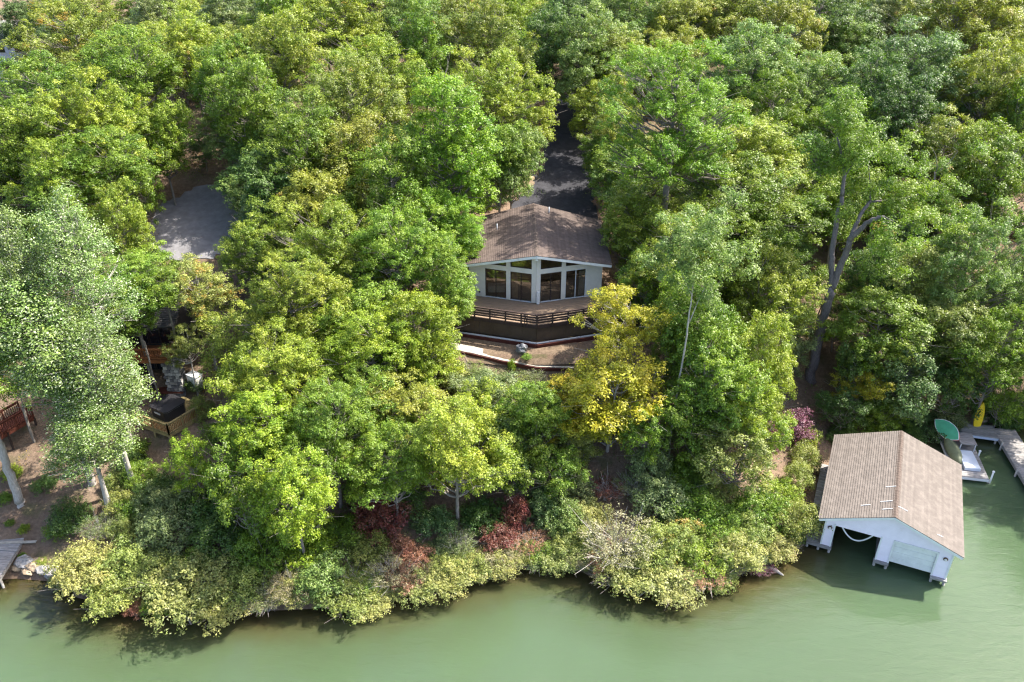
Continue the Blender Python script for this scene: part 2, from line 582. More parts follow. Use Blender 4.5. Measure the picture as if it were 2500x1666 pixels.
def sheet(name, pts_px, mat, lift, label, step=.8):
    """surface lying on the terrain inside a polygon traced on the ground"""
    P = np.array([on_ground(a, b)[0][:2] for a, b in pts_px])
    x0, y0 = P.min(0)
    x1, y1 = P.max(0)
    xs = np.arange(x0, x1 + step, step)
    ys = np.arange(y0, y1 + step, step)
    me, co = grid_mesh(name, xs, ys, lambda X, Y: terrain(X, Y) + lift)
    inside = np.zeros(len(co), bool)
    x, y = co[:, 0], co[:, 1]
    j = len(P) - 1
    for i in range(len(P)):
        c = ((P[i, 1] > y) != (P[j, 1] > y)) & (x < (P[j, 0] - P[i, 0]) * (y - P[i, 1]) / (P[j, 1] - P[i, 1] + 1e-12) + P[i, 0])
        inside ^= c
        j = i
    fs = [tuple(p.vertices) for p in me.polygons if any(inside[v] for v in p.vertices)]
    m2 = bpy.data.meshes.new(name)
    m2.from_pydata([tuple(c) for c in co], [], fs)
    m2.update()
    m2.polygons.foreach_set('use_smooth', [True] * len(m2.polygons))
    return structure(link(name, m2, mat), label), P
sheet('driveway', [(1250, 515), (1296, 452), (1340, 400), (1345, 330), (1352, 262), (1405, 255), (1432, 330), (1440, 400),
                   (1452, 460), (1445, 545), (1380, 545)], ASPHALT, .06, 'shaded dark asphalt driveway behind the house')
sheet('parking_area', [(370, 540), (410, 498), (480, 462), (570, 462), (600, 500), (570, 560), (545, 612), (500, 632),
                       (420, 632), (380, 600)], GRAVEL, .06, 'grey gravel parking area among the trees')
sheet('gravel_turnout', [(1372, 205), (1430, 205), (1440, 250), (1365, 255)], GRAVEL, .07, 'pale gravel at the top of the driveway')
sheet('mulch_bed', [(1100, 825), (1180, 830), (1310, 850), (1400, 835), (1400, 870), (1300, 892), (1150, 868)], MULCH, .05, 'straw mulch bed below the deck skirt')

# ------------------------------------------------------------------ shared building helpers
def courses(parent, a0, a1, b0, b1, n, mat, name='shingle_course'):
    """overlapping shingle courses on a slope: edge a (eave) a0->a1, edge b (ridge) b0->b1"""
    a0, a1, b0, b1 = map(Vector, (a0, a1, b0, b1))
    nrm = (a1 - a0).cross(b0 - a0).normalized()
    if nrm.z < 0:
        nrm = -nrm
    for i in range(n):
        t0, t1_ = i / n, min(1.0, (i + 1.35) / n)
        p, q = a0.lerp(b0, t0), a1.lerp(b1, t0)
        r, s = a1.lerp(b1, t1_), a0.lerp(b0, t1_)
        mb = MB()
        lo, hi = nrm * .06, nrm * .012
        mb.add([p, q, r, s, p + lo, q + lo, r + hi, s + hi], [(3, 2, 1, 0), (4, 5, 6, 7), (0, 1, 5, 4), (1, 2, 6, 5), (2, 3, 7, 6), (3, 0, 4, 7)])
        build(mb, name, mat, parent)

# ------------------------------------------------------------------ boathouse
def boathouse():
    bh = thing('boathouse', 'white two-bay boathouse with tan shingle roof standing on pilings', 'boathouse', (26.75, 43.45, 0), R(-24.5))
    W, D, ZB, ZE, ZR, ROH = 4.25, 10.2, .55, 3.15, 5.0, .45
    sl = (ZR - ZE) / (W + ROH)
    def roofz(x):
        return ZR - sl * abs(x)
    xs = [-W, -3.5, -.45, .42, 3.33, W]
    # front wall: three piers and a gable over both bays
    ZT = 2.72
    for a, b in ((0, 1), (2, 3), (4, 5)):
        build(MB().prism([(xs[a], 0), (xs[b], 0), (xs[b], .22), (xs[a], .22)], ZB, ZT), 'pier', WHITE_SIDING, bh)
    g = MB().poly([(-W, 0, ZT), (W, 0, ZT), (W, 0, roofz(W) - .14), (0, 0, ZR - .14), (-W, 0, roofz(W) - .14)], (0, .22, 0))
    build(g, 'gable_wall', WHITE_SIDING, bh)
    # lap siding on the front
    sd = MB()
    z = ZB
    while z < ZR - .35:
        z1 = z + .17
        if z1 <= ZT + .01:
            segs = [(xs[0], xs[1]), (xs[2], xs[3]), (xs[4], xs[5])]
        else:
            hw = min(W, (ZR - .16 - z1) / sl)
            segs = [(-hw, hw)] if hw > .1 else []
        for a, b in segs:
            sd.add([(a, -.034, z), (b, -.034, z), (b, -.006, z1), (a, -.006, z1), (a, 0, z), (b, 0, z), (b, 0, z1), (a, 0, z1)],
                   [(0, 1, 2, 3), (4, 5, 1, 0), (1, 5, 6, 2), (4, 0, 3, 7)])
        z += .17
    s = build(sd, 'lap_siding', WHITE_SIDING, bh)
    s['kind'] = 'stuff'
    # sides and back
    for sx in (-1, 1):
        w = build(MB().prism([(sx * W, .22), (sx * W, D), (sx * (W - .15), D), (sx * (W - .15), .22)][::(-1 if sx > 0 else 1)], ZB, roofz(W) - .16), 'side_wall', WHITE_SIDING, bh)
        lap = MB()
        z = ZB
        while z < ZE - .35:
            x0, x1 = sx * (W + .03), sx * (W + .004)
            lap.add([(x0, .0, z), (x0, D, z), (x1, D, z + .17), (x1, 0, z + .17), (sx * W, 0, z), (sx * W, D, z)], [(0, 1, 2, 3), (4, 5, 1, 0)])
            z += .17
        o = build(lap, 'lap_siding', WHITE_SIDING, w)
        o['kind'] = 'stuff'
    build(MB().poly([(-W + .15, D, ZB), (W - .15, D, ZB), (W - .15, D, roofz(W) - .18), (0, D, ZR - .18), (-W + .15, D, roofz(W) - .18)], (0, -.15, 0)), 'back_wall', WHITE_SIDING, bh)
    # partition wall between bays and inner walkway
    box_part('partition', (0, D / 2 + .3, 1.6), (.12, D - .8, 2.1), GREYWOOD, bh)
    box_part('inner_walkway', (-.02, D / 2, .48), (.8, D - .3, .12), GREYWOOD, bh)
    box_part('inner_walkway', (-3.75, D / 2, .48), (.7, D - .3, .12), GREYWOOD, bh)
    box_part('inner_walkway', (0, D - .7, .475), (8.0, .9, .11), GREYWOOD, bh)
    # sectional door in the second bay, jamb trim
    gd = thing_part('garage_door', bh)
    for i in range(4):
        z0 = .62 + i * .5
        box_part('door_panel', (1.875, .10, z0 + .25), (2.86, .05, .485), WHITE, gd, bevel=.012)
    for x in (xs[3] + .03, xs[4] - .03):
        box_part('door_jamb', (x, -.045, (ZB + ZT) / 2), (.10, .05, ZT - ZB), WHITE, bh)
    box_part('door_header', (1.875, -.045, 2.66), (2.81, .045, .12), WHITE, bh)
    for x in (xs[1] - .05, xs[2] + .05):
        box_part('door_jamb', (x, -.045, (ZB + ZT) / 2), (.10, .05, ZT - ZB), WHITE, bh)
    for x in (-W + .05, W - .05):
        box_part('corner_board', (x, -.045, (ZB + 3.0) / 2), (.11, .05, 3.0 - ZB), WHITE, bh)
    # ledges and pilings
    for a, b in ((0, 1), (2, 3), (4, 5)):
        cx, w = (xs[a] + xs[b]) / 2, xs[b] - xs[a] + .16
        if a == 0:
            cx, w = cx - .43, w + .86
        box_part('ledge', (cx, -.06, .46), (w, .42, .16), GREYWOOD, bh, bevel=.015)
        for x in ([cx - w / 2 + .1, cx, cx + w / 2 - .12] if a == 0 else [cx - w / 2 + .12, cx + w / 2 - .12]):
            build(MB().tube([(x, -.06, -2.4), (x, -.06, .4)], [.105, .095], 10), 'piling', PILING, bh, smooth=True)
    for x in (-W, -.02, W - .1):
        for y in np.linspace(2.5, D - .1, 4):
            build(MB().tube([(x, y, -2.4), (x, y, .5)], [.11, .1], 8), 'piling', PILING, bh, smooth=True)
    for x in (-W, W - .1):
        box_part('sill_beam', (x - .02 * (1 if x > 0 else -1), D / 2 + .1, .42), (.16, D - .2, .2), GREYWOOD, bh)
    # side walkway
    wk = thing_part('side_walkway', bh)
    for i in range(48):
        y = .16 + i * .205
        box_part('plank', (-W - .52, y, .52 + random.Random(i).uniform(-.006, .006)), (.92, .185, .05), GREYWOOD, wk)
    box_part('stringer', (-W - .92, 5.0, .42), (.08, 9.9, .15), GREYWOOD, wk)
    for y in np.linspace(2.2, 9.6, 4):
        build(MB().tube([(-W - .9, y, -2.3), (-W - .9, y, .46)], .09, 8), 'piling', PILING, wk, smooth=True)
    # roof
    rf = thing_part('roof', bh)
    f, bk = -.42, D + .42
    for sx in (-1, 1):
        e = sx * (W + ROH)
        sec = [(e, f, roofz(e)), (0, f, ZR), (0, bk, ZR), (e, bk, roofz(e))]
        build(MB().poly(sec if sx > 0 else sec[::-1], (0, 0, -.12)), 'roof_deck', WHITE, rf)
        courses(rf, (e + sx * .06, f - .03, roofz(e) - .018 + .004), (e + sx * .06, bk + .03, roofz(e) - .018 + .004), (0, f - .03, ZR + .004), (0, bk + .03, ZR + .004), 30, SHINGLE_T)
        # rake boards and eave fascia
        for y in (f - .012, bk + .012):
            build(MB().bar((e, y, roofz(e) - .11), (sx * .02, y, ZR - .11), .035, .2), 'rake_board', WHITE, rf)
        build(MB().bar((e + sx * .014, f, roofz(e) - .1), (e + sx * .014, bk, roofz(e) - .1), .03, .17), 'fascia', WHITE, rf)
    for i in range(36):
        y = f + (bk - f) * (i + .5) / 36
        mb = MB()
        L = (bk - f) / 36 * .62
        for sx in (-1, 1):
            mb.add([(0, y - L, ZR + .075), (0, y + L, ZR + .06), (sx * .22, y + L, ZR + .06 - .10), (sx * .22, y - L, ZR + .075 - .10),
                    (0, y - L, ZR + .03), (sx * .22, y - L, ZR - .06)], [(0, 1, 2, 3)[::sx], (0, 3, 5, 4)[::sx]])
        build(mb, 'ridge_shingle', RIDGE, rf)
    # small white brackets lying across the ridge
    for x0, x1, y in ((-.75, -.1, 3.1), (-1.0, -.25, 1.35), (-2.2, -1.6, .95), (-.85, -.2, .45), (.15, .8, .9), (2.9, 3.3, .35)):
        build(MB().bar((x0, y, roofz(x0) + .07), (x1, y + .05, roofz(x1) + .09), .035, .03), 'metal_strip', WHITE, rf)
    # round lamps on the outer piers
    for x in (-3.85, 3.82):
        lp = thing_part('wall_lamp', bh)
        for nm, r0, r1, y0, y1, mt in (('back_plate', .15, .15, -.05, -.09, BRASS), ('lamp_globe', .13, .06, -.09, -.24, CREAM), ('lamp_cap', .16, .10, -.10, -.16, BRASS)):
            build(MB().tube([(x, y0, 2.32), (x, (y0 + y1) / 2, 2.32), (x, y1, 2.32)], [r0, (r0 + r1) / 2, r1], 14), nm, mt, lp, smooth=False)
    return bh
def thing_part(name, parent, loc=(0, 0, 0), rz=0.0):
    o = bpy.data.objects.new(name, None)
    COL.objects.link(o)
    o.parent = parent
    o.location = loc
    o.rotation_euler = (0, 0, rz)
    return o
BH = boathouse()
def hose():
    M = Matrix.Translation((26.75, 43.45, 0)) @ Matrix.Rotation(R(-24.5), 4, 'Z')
    pts = []
    for i in range(25):
        t = -1 + 2 * i / 24
        pts.append(M @ Vector((-2.05 + t * 1.2, .34, 1.45 - .12 * t + 1.15 * t * t)))
    tag(build(MB().tube(pts, .055, 8), 'white_hose', WHITE, smooth=True), 'white hose sagging in a loop inside the open boathouse bay', 'hose')
hose()

# ------------------------------------------------------------------ lake house with prow front
def house():
    FZ = 9.7
    h = thing('lake_house', 'cream lake house with brown shingle roof and pointed glass front', 'house', (2.16, 66.3, FZ))
    HW, PB, D = 6.1, 1.8, 11.2
    ZR, SL = 5.1, .262
    def roofz(x):
        return ZR - SL * abs(x)
    TH = .18
    L = math.hypot(HW, PB)
    for sx in (-1, 1):
        ux, uy = sx * HW / L, PB / L                      # along the wall, from the prow outwards
        nx, ny = uy * sx * 1.0, -abs(ux)                  # outward normal (towards the lake)
        nx = sx * PB / L
        ny = -HW / L
        def P(t, off=0.0):
            return (ux * t + nx * off, uy * t + ny * off)
        def panel(name, t0, t1, za0, zb0, za1, zb1, mat, parent, off=0.0, th=TH):
            a, b = P(t0, off), P(t1, off)
            pts = [(a[0], a[1], za0), (b[0], b[1], zb0), (b[0], b[1], zb1), (a[0], a[1], za1)]
            if sx < 0:
                pts = pts[::-1]
            return build(MB().poly(pts, (-nx * th, -ny * th, 0)), name, mat, parent)
        def rz(t):
            return roofz(ux * t) - .2
        wall = thing_part('front_wall', h)
        panel('corner_post', .02, .42, 0, 0, rz(.02), rz(.42), CREAM, wall)
        panel('post', 2.40, 2.80, 0, 0, rz(2.4), rz(2.8), CREAM, wall, .015)
        panel('wall_panel', 4.80, L, -.3, -.3, rz(4.8), rz(L), CREAM, wall)
        for a, b in ((.42, 2.40), (2.80, 4.80)):
            panel('beam', a, b, 2.86, 2.86, 3.32, 3.32, CREAM, wall)
            za, zb = rz(a), rz(b)
            panel('rake_trim', a, b, za - .1, zb - .1, za, zb, CREAM, wall)
            w = panel('clerestory_window', a, b, 3.32, 3.32, za - .1, zb - .1, GLASS, wall, -.08, .02)
            fr = MB()
            for (p0, z0), (p1, z1) in (((a, 3.35), (b, 3.35)), ((a, za - .13), (b, zb - .13)), ((a + .03, 3.32), (a + .03, za - .1)), ((b - .03, 3.32), (b - .03, zb - .1))):
                q0, q1 = P(p0, -.05), P(p1, -.05)
                fr.bar((q0[0], q0[1], z0), (q1[0], q1[1], z1), .05, .06)
            build(fr, 'window_frame', DARKBROWN, wall)
            # sliding door: frame, two leaves with panes, threshold
            dr = thing_part('sliding_door', h)
            fr = MB()
            for (p0, z0), (p1, z1) in (((a, 2.83), (b, 2.83)), ((a + .03, .06), (a + .03, 2.8)), ((b - .03, .06), (b - .03, 2.8)), (((a + b) / 2, .06), ((a + b) / 2, 2.8))):
                q0, q1 = P(p0, -.04), P(p1, -.04)
                fr.bar((q0[0], q0[1], z0), (q1[0], q1[1], z1), .07, .06)
            build(fr, 'door_frame', METAL if sx > 0 and a > 1 else DARKBROWN, dr)
            m = (a + b) / 2
            panel('pane', a + .06, m - .03, .06, .06, 2.8, 2.8, GLASS, dr, -.075, .015)
            panel('pane', m + .03, b - .06, .06, .06, 2.8, 2.8, GLASS, dr, -.055, .015)
            panel('threshold', a, b, .0, .0, .05, .05, METAL, dr, .05, .2)
        # beam ends under the rake
        for t in (2.6, 5.0):
            q = P(t, .32)
            z = rz(t) - .02
            box_part('beam_end', (q[0], q[1], z), (.2, .75, .24), WHITE, h, rz=math.atan2(uy, ux) if sx > 0 else math.atan2(-uy, -ux))
        # side wall
        box_part('side_wall', (sx * (HW - .1), (PB + D) / 2 + .05, (rz(L) - .3) / 2), (.2, D - PB - .1, rz(L) + .3), CREAM, h)
    box_part('ridge_beam_end', (0, -.35, ZR - .36), (.24, 1.0, .28), WHITE, h)
    build(MB().poly([(HW, D, -.3), (-HW, D, -.3), (-HW, D, roofz(HW) - .2), (0, D, ZR - .2), (HW, D, roofz(HW) - .2)], (0, -.2, 0)), 'back_wall', CREAM, h)
    # room inside
    build(MB().prism([(0, .15), (HW - .2, PB + .15), (HW - .2, D - .3), (-HW + .2, D - .3), (-HW + .2, PB + .15)], -.12, -.02), 'floor', ROOM, h)
    box_part('inner_wall', (0, 5.2, 1.6), (2 * HW - .5, .15, 3.3), ROOM, h)
    box_part('curtain', (4.4, 1.75, 1.25), (.9, .12, 2.4), ROOMW, h, rz=R(16))
    box_part('curtain', (-1.95, 1.05, 1.25), (.7, .12, 2.4), ROOM, h, rz=R(-16))
    box_part('sofa', (-3.6, 2.5, .35), (1.6, .8, .7), ROOMW, h, bevel=.08)
    box_part('table', (1.6, 2.4, .4), (1.2, .8, .08), ROOM, h)
    # white brick pier beside the prow corner
    pr = thing_part('brick_pier', h)
    for i in range(15):
        z = .05 + i * .082
        off = .04 if i % 2 else 0
        box_part('brick', (.20 + off * .3, -.14, z), (.27 - off, .2, .07), WHITE, pr)
    box_part('mortar_core', (.2, -.11, .64), (.22, .16, 1.2), CREAM, pr)
    box_part('outlet_box', (-5.15, 1.32, .5), (.14, .06, .16), CHAR, h, rz=R(-16.4))
    # roof
    rf = thing_part('roof', h)
    EX = HW + .7
    y0, y1, yb = -.95, 1.05, D + .6
    for sx in (-1, 1):
        e = sx * EX
        top = [(e, y1, roofz(e)), (0, y0, ZR), (0, yb, ZR), (e, yb, roofz(e))]
        build(MB().poly(top if sx > 0 else top[::-1], (0, 0, -.18)), 'roof_deck', WHITE, rf)
        # courses follow the pointed front edge
        courses(rf, (e + sx * .05, y1 - .05, roofz(e)), (e + sx * .05, yb + .04, roofz(e)), (0, y0 - .05, ZR + .003), (0, yb + .04, ZR + .003), 40, SHINGLE_B)
        build(MB().bar((e, y1 - .02, roofz(e) - .12), (sx * .01, y0 - .02, ZR - .12), .05, .24), 'rake_board', WHITE, rf)
        build(MB().bar((e + sx * .015, y1, roofz(e) - .13), (e + sx * .015, yb, roofz(e) - .13), .04, .2), 'fascia', WHITE, rf)
        build(MB().bar((e, yb + .02, roofz(e) - .12), (sx * .01, yb + .02, ZR - .12), .04, .22), 'rake_board', WHITE, rf)
    for i in range(40):
        y = y0 + (yb - y0) * (i + .5) / 40
        l = (yb - y0) / 40 * .62
        mb = MB()
        for sx in (-1, 1):
            mb.add([(0, y - l, ZR + .075), (0, y + l, ZR + .055), (sx * .2, y + l, ZR - .01), (sx * .2, y - l, ZR + .01), (0, y - l, ZR + .02), (sx * .2, y - l, ZR - .04)],
                   [(0, 1, 2, 3)[::sx], (0, 3, 5, 4)[::sx]])
        build(mb, 'ridge_shingle', RIDGE, rf)
    for x, y in ((-3.6, 7.2), (1.5, 10.2)):
        build(MB().tube([(x, y, roofz(x) - .1), (x, y, roofz(x) + .65)], .06, 8), 'vent_pipe', METAL, rf, smooth=True)
    # deck
    dk = thing_part('deck', h)
    C, E = (0, -4.05), 8.2
    yE = -4.05 + .29 * E
    # floor board strips, one side at a time, running along the front
    nst = 14
    for sx in (-1, 1):
        for i in range(nst):
            t0, t1_ = i / nst, (i + 1) / nst - .006
            def q(t, x):
                front = -4.05 + .29 * abs(x)
                back = -.03 + PB / HW * abs(x) if abs(x) <= HW else PB + .6
                return front + (back - front) * t
            pts = [(0, q(t0, 0)), (sx * E, q(t0, E)), (sx * E, q(t1_, E)), (0, q(t1_, 0))]
            build(MB().prism(pts if sx > 0 else pts[::-1], -.10, -.03), 'deck_board', DECKTAN, dk)
    for sx in (-1, 1):
        a, b = Vector((0, -4.08, -.24)), Vector((sx * E, yE - .03, -.24))
        build(MB().bar(a, b, .06, .36), 'rim_board', DARKBROWN, dk)
        rl = thing_part('railing', h)
        n = 6
        for i in range(n + 1):
            t = i / n
            p = Vector((0, -4.16, 0)).lerp(Vector((sx * E, yE - .11, 0)), t)
            if i == 0 and sx > 0:
                continue
            build(MB().box((p.x, p.y, .3), (.14, .14, 1.35)), 'post', DARKBROWN, rl)
        for k, z in enumerate((.20, .44, .68, .92)):
            a, b = Vector((sx * .05, -4.10, z)), Vector((sx * E, yE - .05, z))
            build(MB().bar(a, b, .045, .15 if k < 3 else .10), 'rail', DARKBROWN, rl)
        build(MB().bar(Vector((sx * .02, -4.12, .985)), Vector((sx * E, yE - .07, .985)), .15, .04), 'cap_rail', DARKBROWN, rl)
        # skirt and footing
        for name, z0, z1, o, mt in (('skirt_panel', -1.72, -.42, .12, SKIRT), ('footing', -3.6, -1.80, -.32, MAROON), ('pipe', -1.80, -1.71, -.22, METAL)):
            a, b = Vector((0, -4.05 + o, (z0 + z1) / 2)), Vector((sx * (E + .6), -4.05 + .29 * (E + .6) + o, (z0 + z1) / 2))
            if name == 'skirt_panel':
                for k in range(7):
                    build(MB().bar(a.lerp(b, k / 7 + .001), a.lerp(b, (k + 1) / 7 - .0005), .06, z1 - z0), name, mt, dk)
            else:
                build(MB().bar(a, b, .14 if name != 'footing' else .3, z1 - z0), name, mt, dk)
        box_part('deck_side', (sx * (E - .02), (yE + PB + .6) / 2 + .1, -.95), (.08, PB + .4 - yE, 1.1), SKIRT, dk)
    # small gate posts near the prow
    for x in (-1.05, -.85):
        box_part('gate_post', (x, -4.16 + .29 * abs(x) - .06, .36), (.09, .09, 1.35), DARKBROWN, dk)
    build(MB().bar((-1.05, -3.9, .95), (-.9, -3.92, .3), .05, .06), 'gate_brace', DARKBROWN, dk)
    return h
HOUSE = house()

# rock wrapped in a grey tarp, below the skirt
def lump(name, c, s, mat, seed, label, cat, group=None, n=10):
    rnd = random.Random(seed)
    ph = [rnd.uniform(0, 6) for _ in range(6)]
    mb = MB()
    vs, fs = [], []
    m = n * 2
    for i in range(n + 1):
        th = math.pi * i / n
        for k in range(m):
            a = 2 * math.pi * k / m
            d = Vector((math.sin(th) * math.cos(a), math.sin(th) * math.sin(a), math.cos(th)))
            r = 1 + .16 * math.sin(3 * d.x + ph[0]) * math.sin(2.6 * d.y + ph[1]) + .12 * math.sin(5 * d.z + 4 * d.x + ph[2]) + .07 * math.sin(9 * d.y + 7 * d.z + ph[3])
            r *= 1 - .12 * max(0, math.sin(6 * a + ph[4])) * abs(math.sin(th))
            vs.append(Vector((d.x * s[0], d.y * s[1], d.z * s[2])) * r)
    for i in range(n):
        for k in range(m):
            fs.append((i * m + k, (i + 1) * m + k, (i + 1) * m + (k + 1) % m, i * m + (k + 1) % m))
    mb.add(vs, fs)
    o = build(mb, name, mat, smooth=False)
    o.location = c
    return tag(o, label, cat, group)
p, _ = on_ground(1273, 862)
lump('wrapped_boulder', p + np.array([0, .1, .35]), (.5, .42, .5), TARP, 3, 'crinkled grey boulder on the mulch below the deck', 'boulder')

# boardwalk of pale planks below the mulch bed
def boardwalk():
    pts = [on_ground(a, b)[0] for a, b in ((1082, 856), (1150, 868), (1225, 886), (1312, 902), (1400, 905))]
    t = thing('boardwalk', 'pale plank boardwalk edging the mulch bed below the deck', 'boardwalk', tuple(pts[0]))
    o = Vector(pts[0])
    rnd = random.Random(5)
    for i in range(len(pts) - 1):
        a, b = Vector(pts[i]) - o, Vector(pts[i + 1]) - o
        a.z += .22
        b.z += .22
        d = (b - a)
        L = d.length
        side = Vector((-d.y, d.x, 0)).normalized()
        for k in range(3):
            off = side * (k * .36 + .2)
            j = Vector((0, 0, rnd.uniform(-.008, .008)))
            build(MB().bar(a + off + j, b + off + j, .345, .07), 'plank', PALEWOOD, t)
        build(MB().bar(a - side * .03 - Vector((0, 0, .17)), b - side * .03 - Vector((0, 0, .17)), .08, .3), 'edge_timber', MAROON, t)
        for q in (.2, .8):
            c = a.lerp(b, q) + side * .1
            build(MB().tube([(c.x, c.y, c.z - 1.4), (c.x, c.y, c.z - .05)], .06, 8), 'post', DARKBROWN, t)
boardwalk()

# block retaining wall beside the driveway
def retaining():
    a, b = on_ground(1196, 512)[0], on_ground(1298, 452)[0]
    a, b = Vector(a), Vector(b)
    t = thing('retaining_wall', 'tan block retaining wall beside the shaded driveway', 'wall', tuple(a))
    d = b - a
    L = d.length
    d.normalize()
    rz = math.atan2(d.y, d.x)
    rnd = random.Random(8)
    nb = int(L / .62)
    for r in range(4):
        for i in range(nb):
            c = d * ((i + .5 + (.5 if r % 2 else 0)) * L / nb) + Vector((0, 0, r * .3 - .1))
            build(MB().box(c, (L / nb - .03, .42 + rnd.uniform(-.04, .04), .28), rz + rnd.uniform(-.03, .03)), 'block', STONE_T, t)
retaining()

# ------------------------------------------------------------------ docks behind the boathouse
def plank_deck(name, label, cat, quad, z, board, mat, posts, along=True, edge=None, group=None):
    """quad: near-left, near-right, far-right, far-left (world xy); boards run across"""
    q = [Vector((a, b, 0)) for a, b in quad]
    c = (q[0] + q[1] + q[2] + q[3]) / 4
    t = thing(name, label, cat, (c.x, c.y, 0), 0, group)
    L = ((q[3] - q[0]).length + (q[2] - q[1]).length) / 2
    n = max(2, int(L / board))
    rnd = random.Random(len(label))
    for i in range(n):
        f0, f1 = (i + .04) / n, (i + .96) / n
        a, b, e, g = q[0].lerp(q[3], f0), q[1].lerp(q[2], f0), q[1].lerp(q[2], f1), q[0].lerp(q[3], f1)
        j = rnd.uniform(-.008, .008)
        build(MB().prism([(v - c)[:2] for v in (a, b, e, g)], z - .05 + j, z + j), 'plank', mat, t)
    for a, b in ((q[0], q[3]), (q[1], q[2]), (q[0], q[1])):
        build(MB().bar((a - c) + Vector((0, 0, z - .16)), (b - c) + Vector((0, 0, z - .16)), .07, .2), 'stringer', edge or mat, t)
    for x, y, top in posts:
        build(MB().tube([(x - c.x, y - c.y, -2.2), (x - c.x, y - c.y, top)], [.1, .09], 10), 'piling', PILING, t, smooth=True)
    return t
plank_deck('floating_dock', 'grey plank dock with white edge and stored boats beside the boathouse', 'dock',
           [(36.6, 53.1), (39.2, 52.6), (40.5, 58.6), (37.9, 59.0)], .5, .2, GREYWOOD, [(39.32, 52.8, .3), (39.9, 55.6, .3), (37.0, 53.5, .3), (37.7, 58.6, .3)], edge=METAL)
plank_deck('dock_platform', 'ribbed grey landing platform below the shore steps', 'dock',
           [(39.9, 58.75), (42.75, 58.0), (43.2, 59.9), (40.3, 60.4)], .62, .19, GREYWOOD, [(42.6, 58.1, .5), (43.05, 59.7, .5)], edge=PALEBLUE)
plank_deck('dock_walkway', 'long grey dock walkway on pilings reaching out from the landing platform', 'dock',
           [(40.9, 46.0), (42.8, 45.7), (44.9, 59.4), (43.0, 59.6)], .6, .24, GREYWOOD,
           [(40.85, 46.4, .75), (41.45, 50.2, .75), (42.0, 53.6, .75), (42.6, 57.2, .85), (43.6, 51, .5), (44.2, 55, .5)])
plank_deck('shore_dock', 'weathered plank dock beside bare shore with loose boards on it', 'dock',
           [(-42.5, 40.4), (-35.7, 40.8), (-36.1, 46.0), (-42.5, 46.0)], 1.15, .24, GREYWOOD, [(-35.9, 41.4, 1.0), (-36.0, 45.2, 1.0), (-40, 41.0, 1.0)])
for i, (x, y, L, rz, m) in enumerate(((-36.7, 44.6, 3.6, 3, PALEWOOD), (-37.0, 43.9, 2.4, -5, GREYWOOD), (-37.7, 43.2, 1.6, -30, ORANGEWOOD))):
    tag(build(MB().box((x, y, 1.20 + .02 * i), (L, .22, .06), R(rz)), 'loose_board', m),
        ('long pale loose board overhanging the weathered shore dock', 'grey loose board lying flat on the weathered shore dock', 'short orange board lying slantwise on the weathered shore dock')[i], 'board', 'loose boards on the shore dock')
# white mooring posts
for i, (x, y, h, lb) in enumerate(((39.45, 52.75, 1.15, 'white mooring post at the outer corner of the plank dock'), (39.98, 55.9, .85, 'white mooring post midway along the plank dock'))):
    t = thing('mooring_post', lb, 'post', (x, y, 0), 0, 'mooring posts')
    build(MB().tube([(0, 0, -.5), (0, 0, h)], .07, 10), 'shaft', WHITE, t, smooth=True)
    build(MB().tube([(0, 0, h), (0, 0, h + .05), (0, 0, h + .12)], [.11, .11, .03], 10), 'cap', WHITE, t, smooth=True)
# boats
def hull(L, B, H, n=15, m=9, keel=.25, flare=1.0):
    """open boat hull along x: returns verts, faces of outside + inside"""
    vs, fs = [], []
    for i in range(n + 1):
        t = -1 + 2 * i / n
        w = B / 2 * (1 - abs(t) ** 2.4)
        w = max(w, .012)
        sheer = H * (1 + .25 * t * t)
        kz = keel * H * abs(t) ** 3
        for k in range(m + 1):
            a = math.pi * k / m
            x = t * L / 2 * (1 - .06 * math.sin(a) * abs(t) ** 6)
            y = -math.cos(a) * w
            z = sheer - (sheer - kz) * math.sin(a) ** .7
            vs.append((x, y, z))
    for i in range(n):
        for k in range(m):
            a = i * (m + 1) + k
            fs.append((a, a + m + 1, a + m + 2, a + 1))
    return vs, fs
def dinghy(name, label, loc, rot, L, B, H, m_out, m_deck, m_trim):
    t = thing(name, label, 'boat', loc)
    t.rotation_euler = rot
    v, f = hull(L, B, H)
    o = build(MB().add(v, f), 'hull', m_out, t, smooth=True)
    md = o.modifiers.new('thick', 'SOLIDIFY')
    md.thickness = .03
    mm = 9
    deck = []
    n = 15
    l, r_ = [v[i * 10] for i in range(n + 1)], [v[i * 10 + 9] for i in range(n + 1)]
    vs, fs = [], []
    for i in range(n + 1):
        for j in range(5):
            s = j / 4
            p = [l[i][q] * (1 - s) + r_[i][q] * s for q in range(3)]
            p[2] += .10 * math.sin(math.pi * s) * (1 - abs(-1 + 2 * i / n)) + .02
            vs.append(p)
    for i in range(n):
        for j in range(4):
            a = i * 5 + j
            fs.append((a, a + 1, a + 6, a + 5))
    build(MB().add(vs, fs), 'cover', m_deck, t, smooth=True)
    for side in (l, r_):
        build(MB().tube(side, .035, 6), 'gunwale', m_trim, t, smooth=True)
    return t
dinghy('rowing_boat', 'small green-covered rowing boat with red and white hull tipped on the dock', (38.35, 58.3, 1.15), (R(-48), R(-8), R(112)), 2.7, 1.35, .5, RED, GREEN, WHITE)
dinghy('canoe', 'olive green canoe lying upturned beside the grey dock table', (37.75, 56.2, 1.0), (R(160), R(-3), R(84)), 3.7, 1.05, .42, OLIVE, OLIVE, OLIVE)
kp, _ = on_ground(2374, 1046)
dinghy('kayak', 'bright yellow kayak standing upright among shrubs above the dock', (float(kp[0]), float(kp[1]) - .1, float(kp[2]) + 1.4), (0, R(-84), R(90)), 3.1, .72, .3, YELLOW, YELLOW, YELLOW)
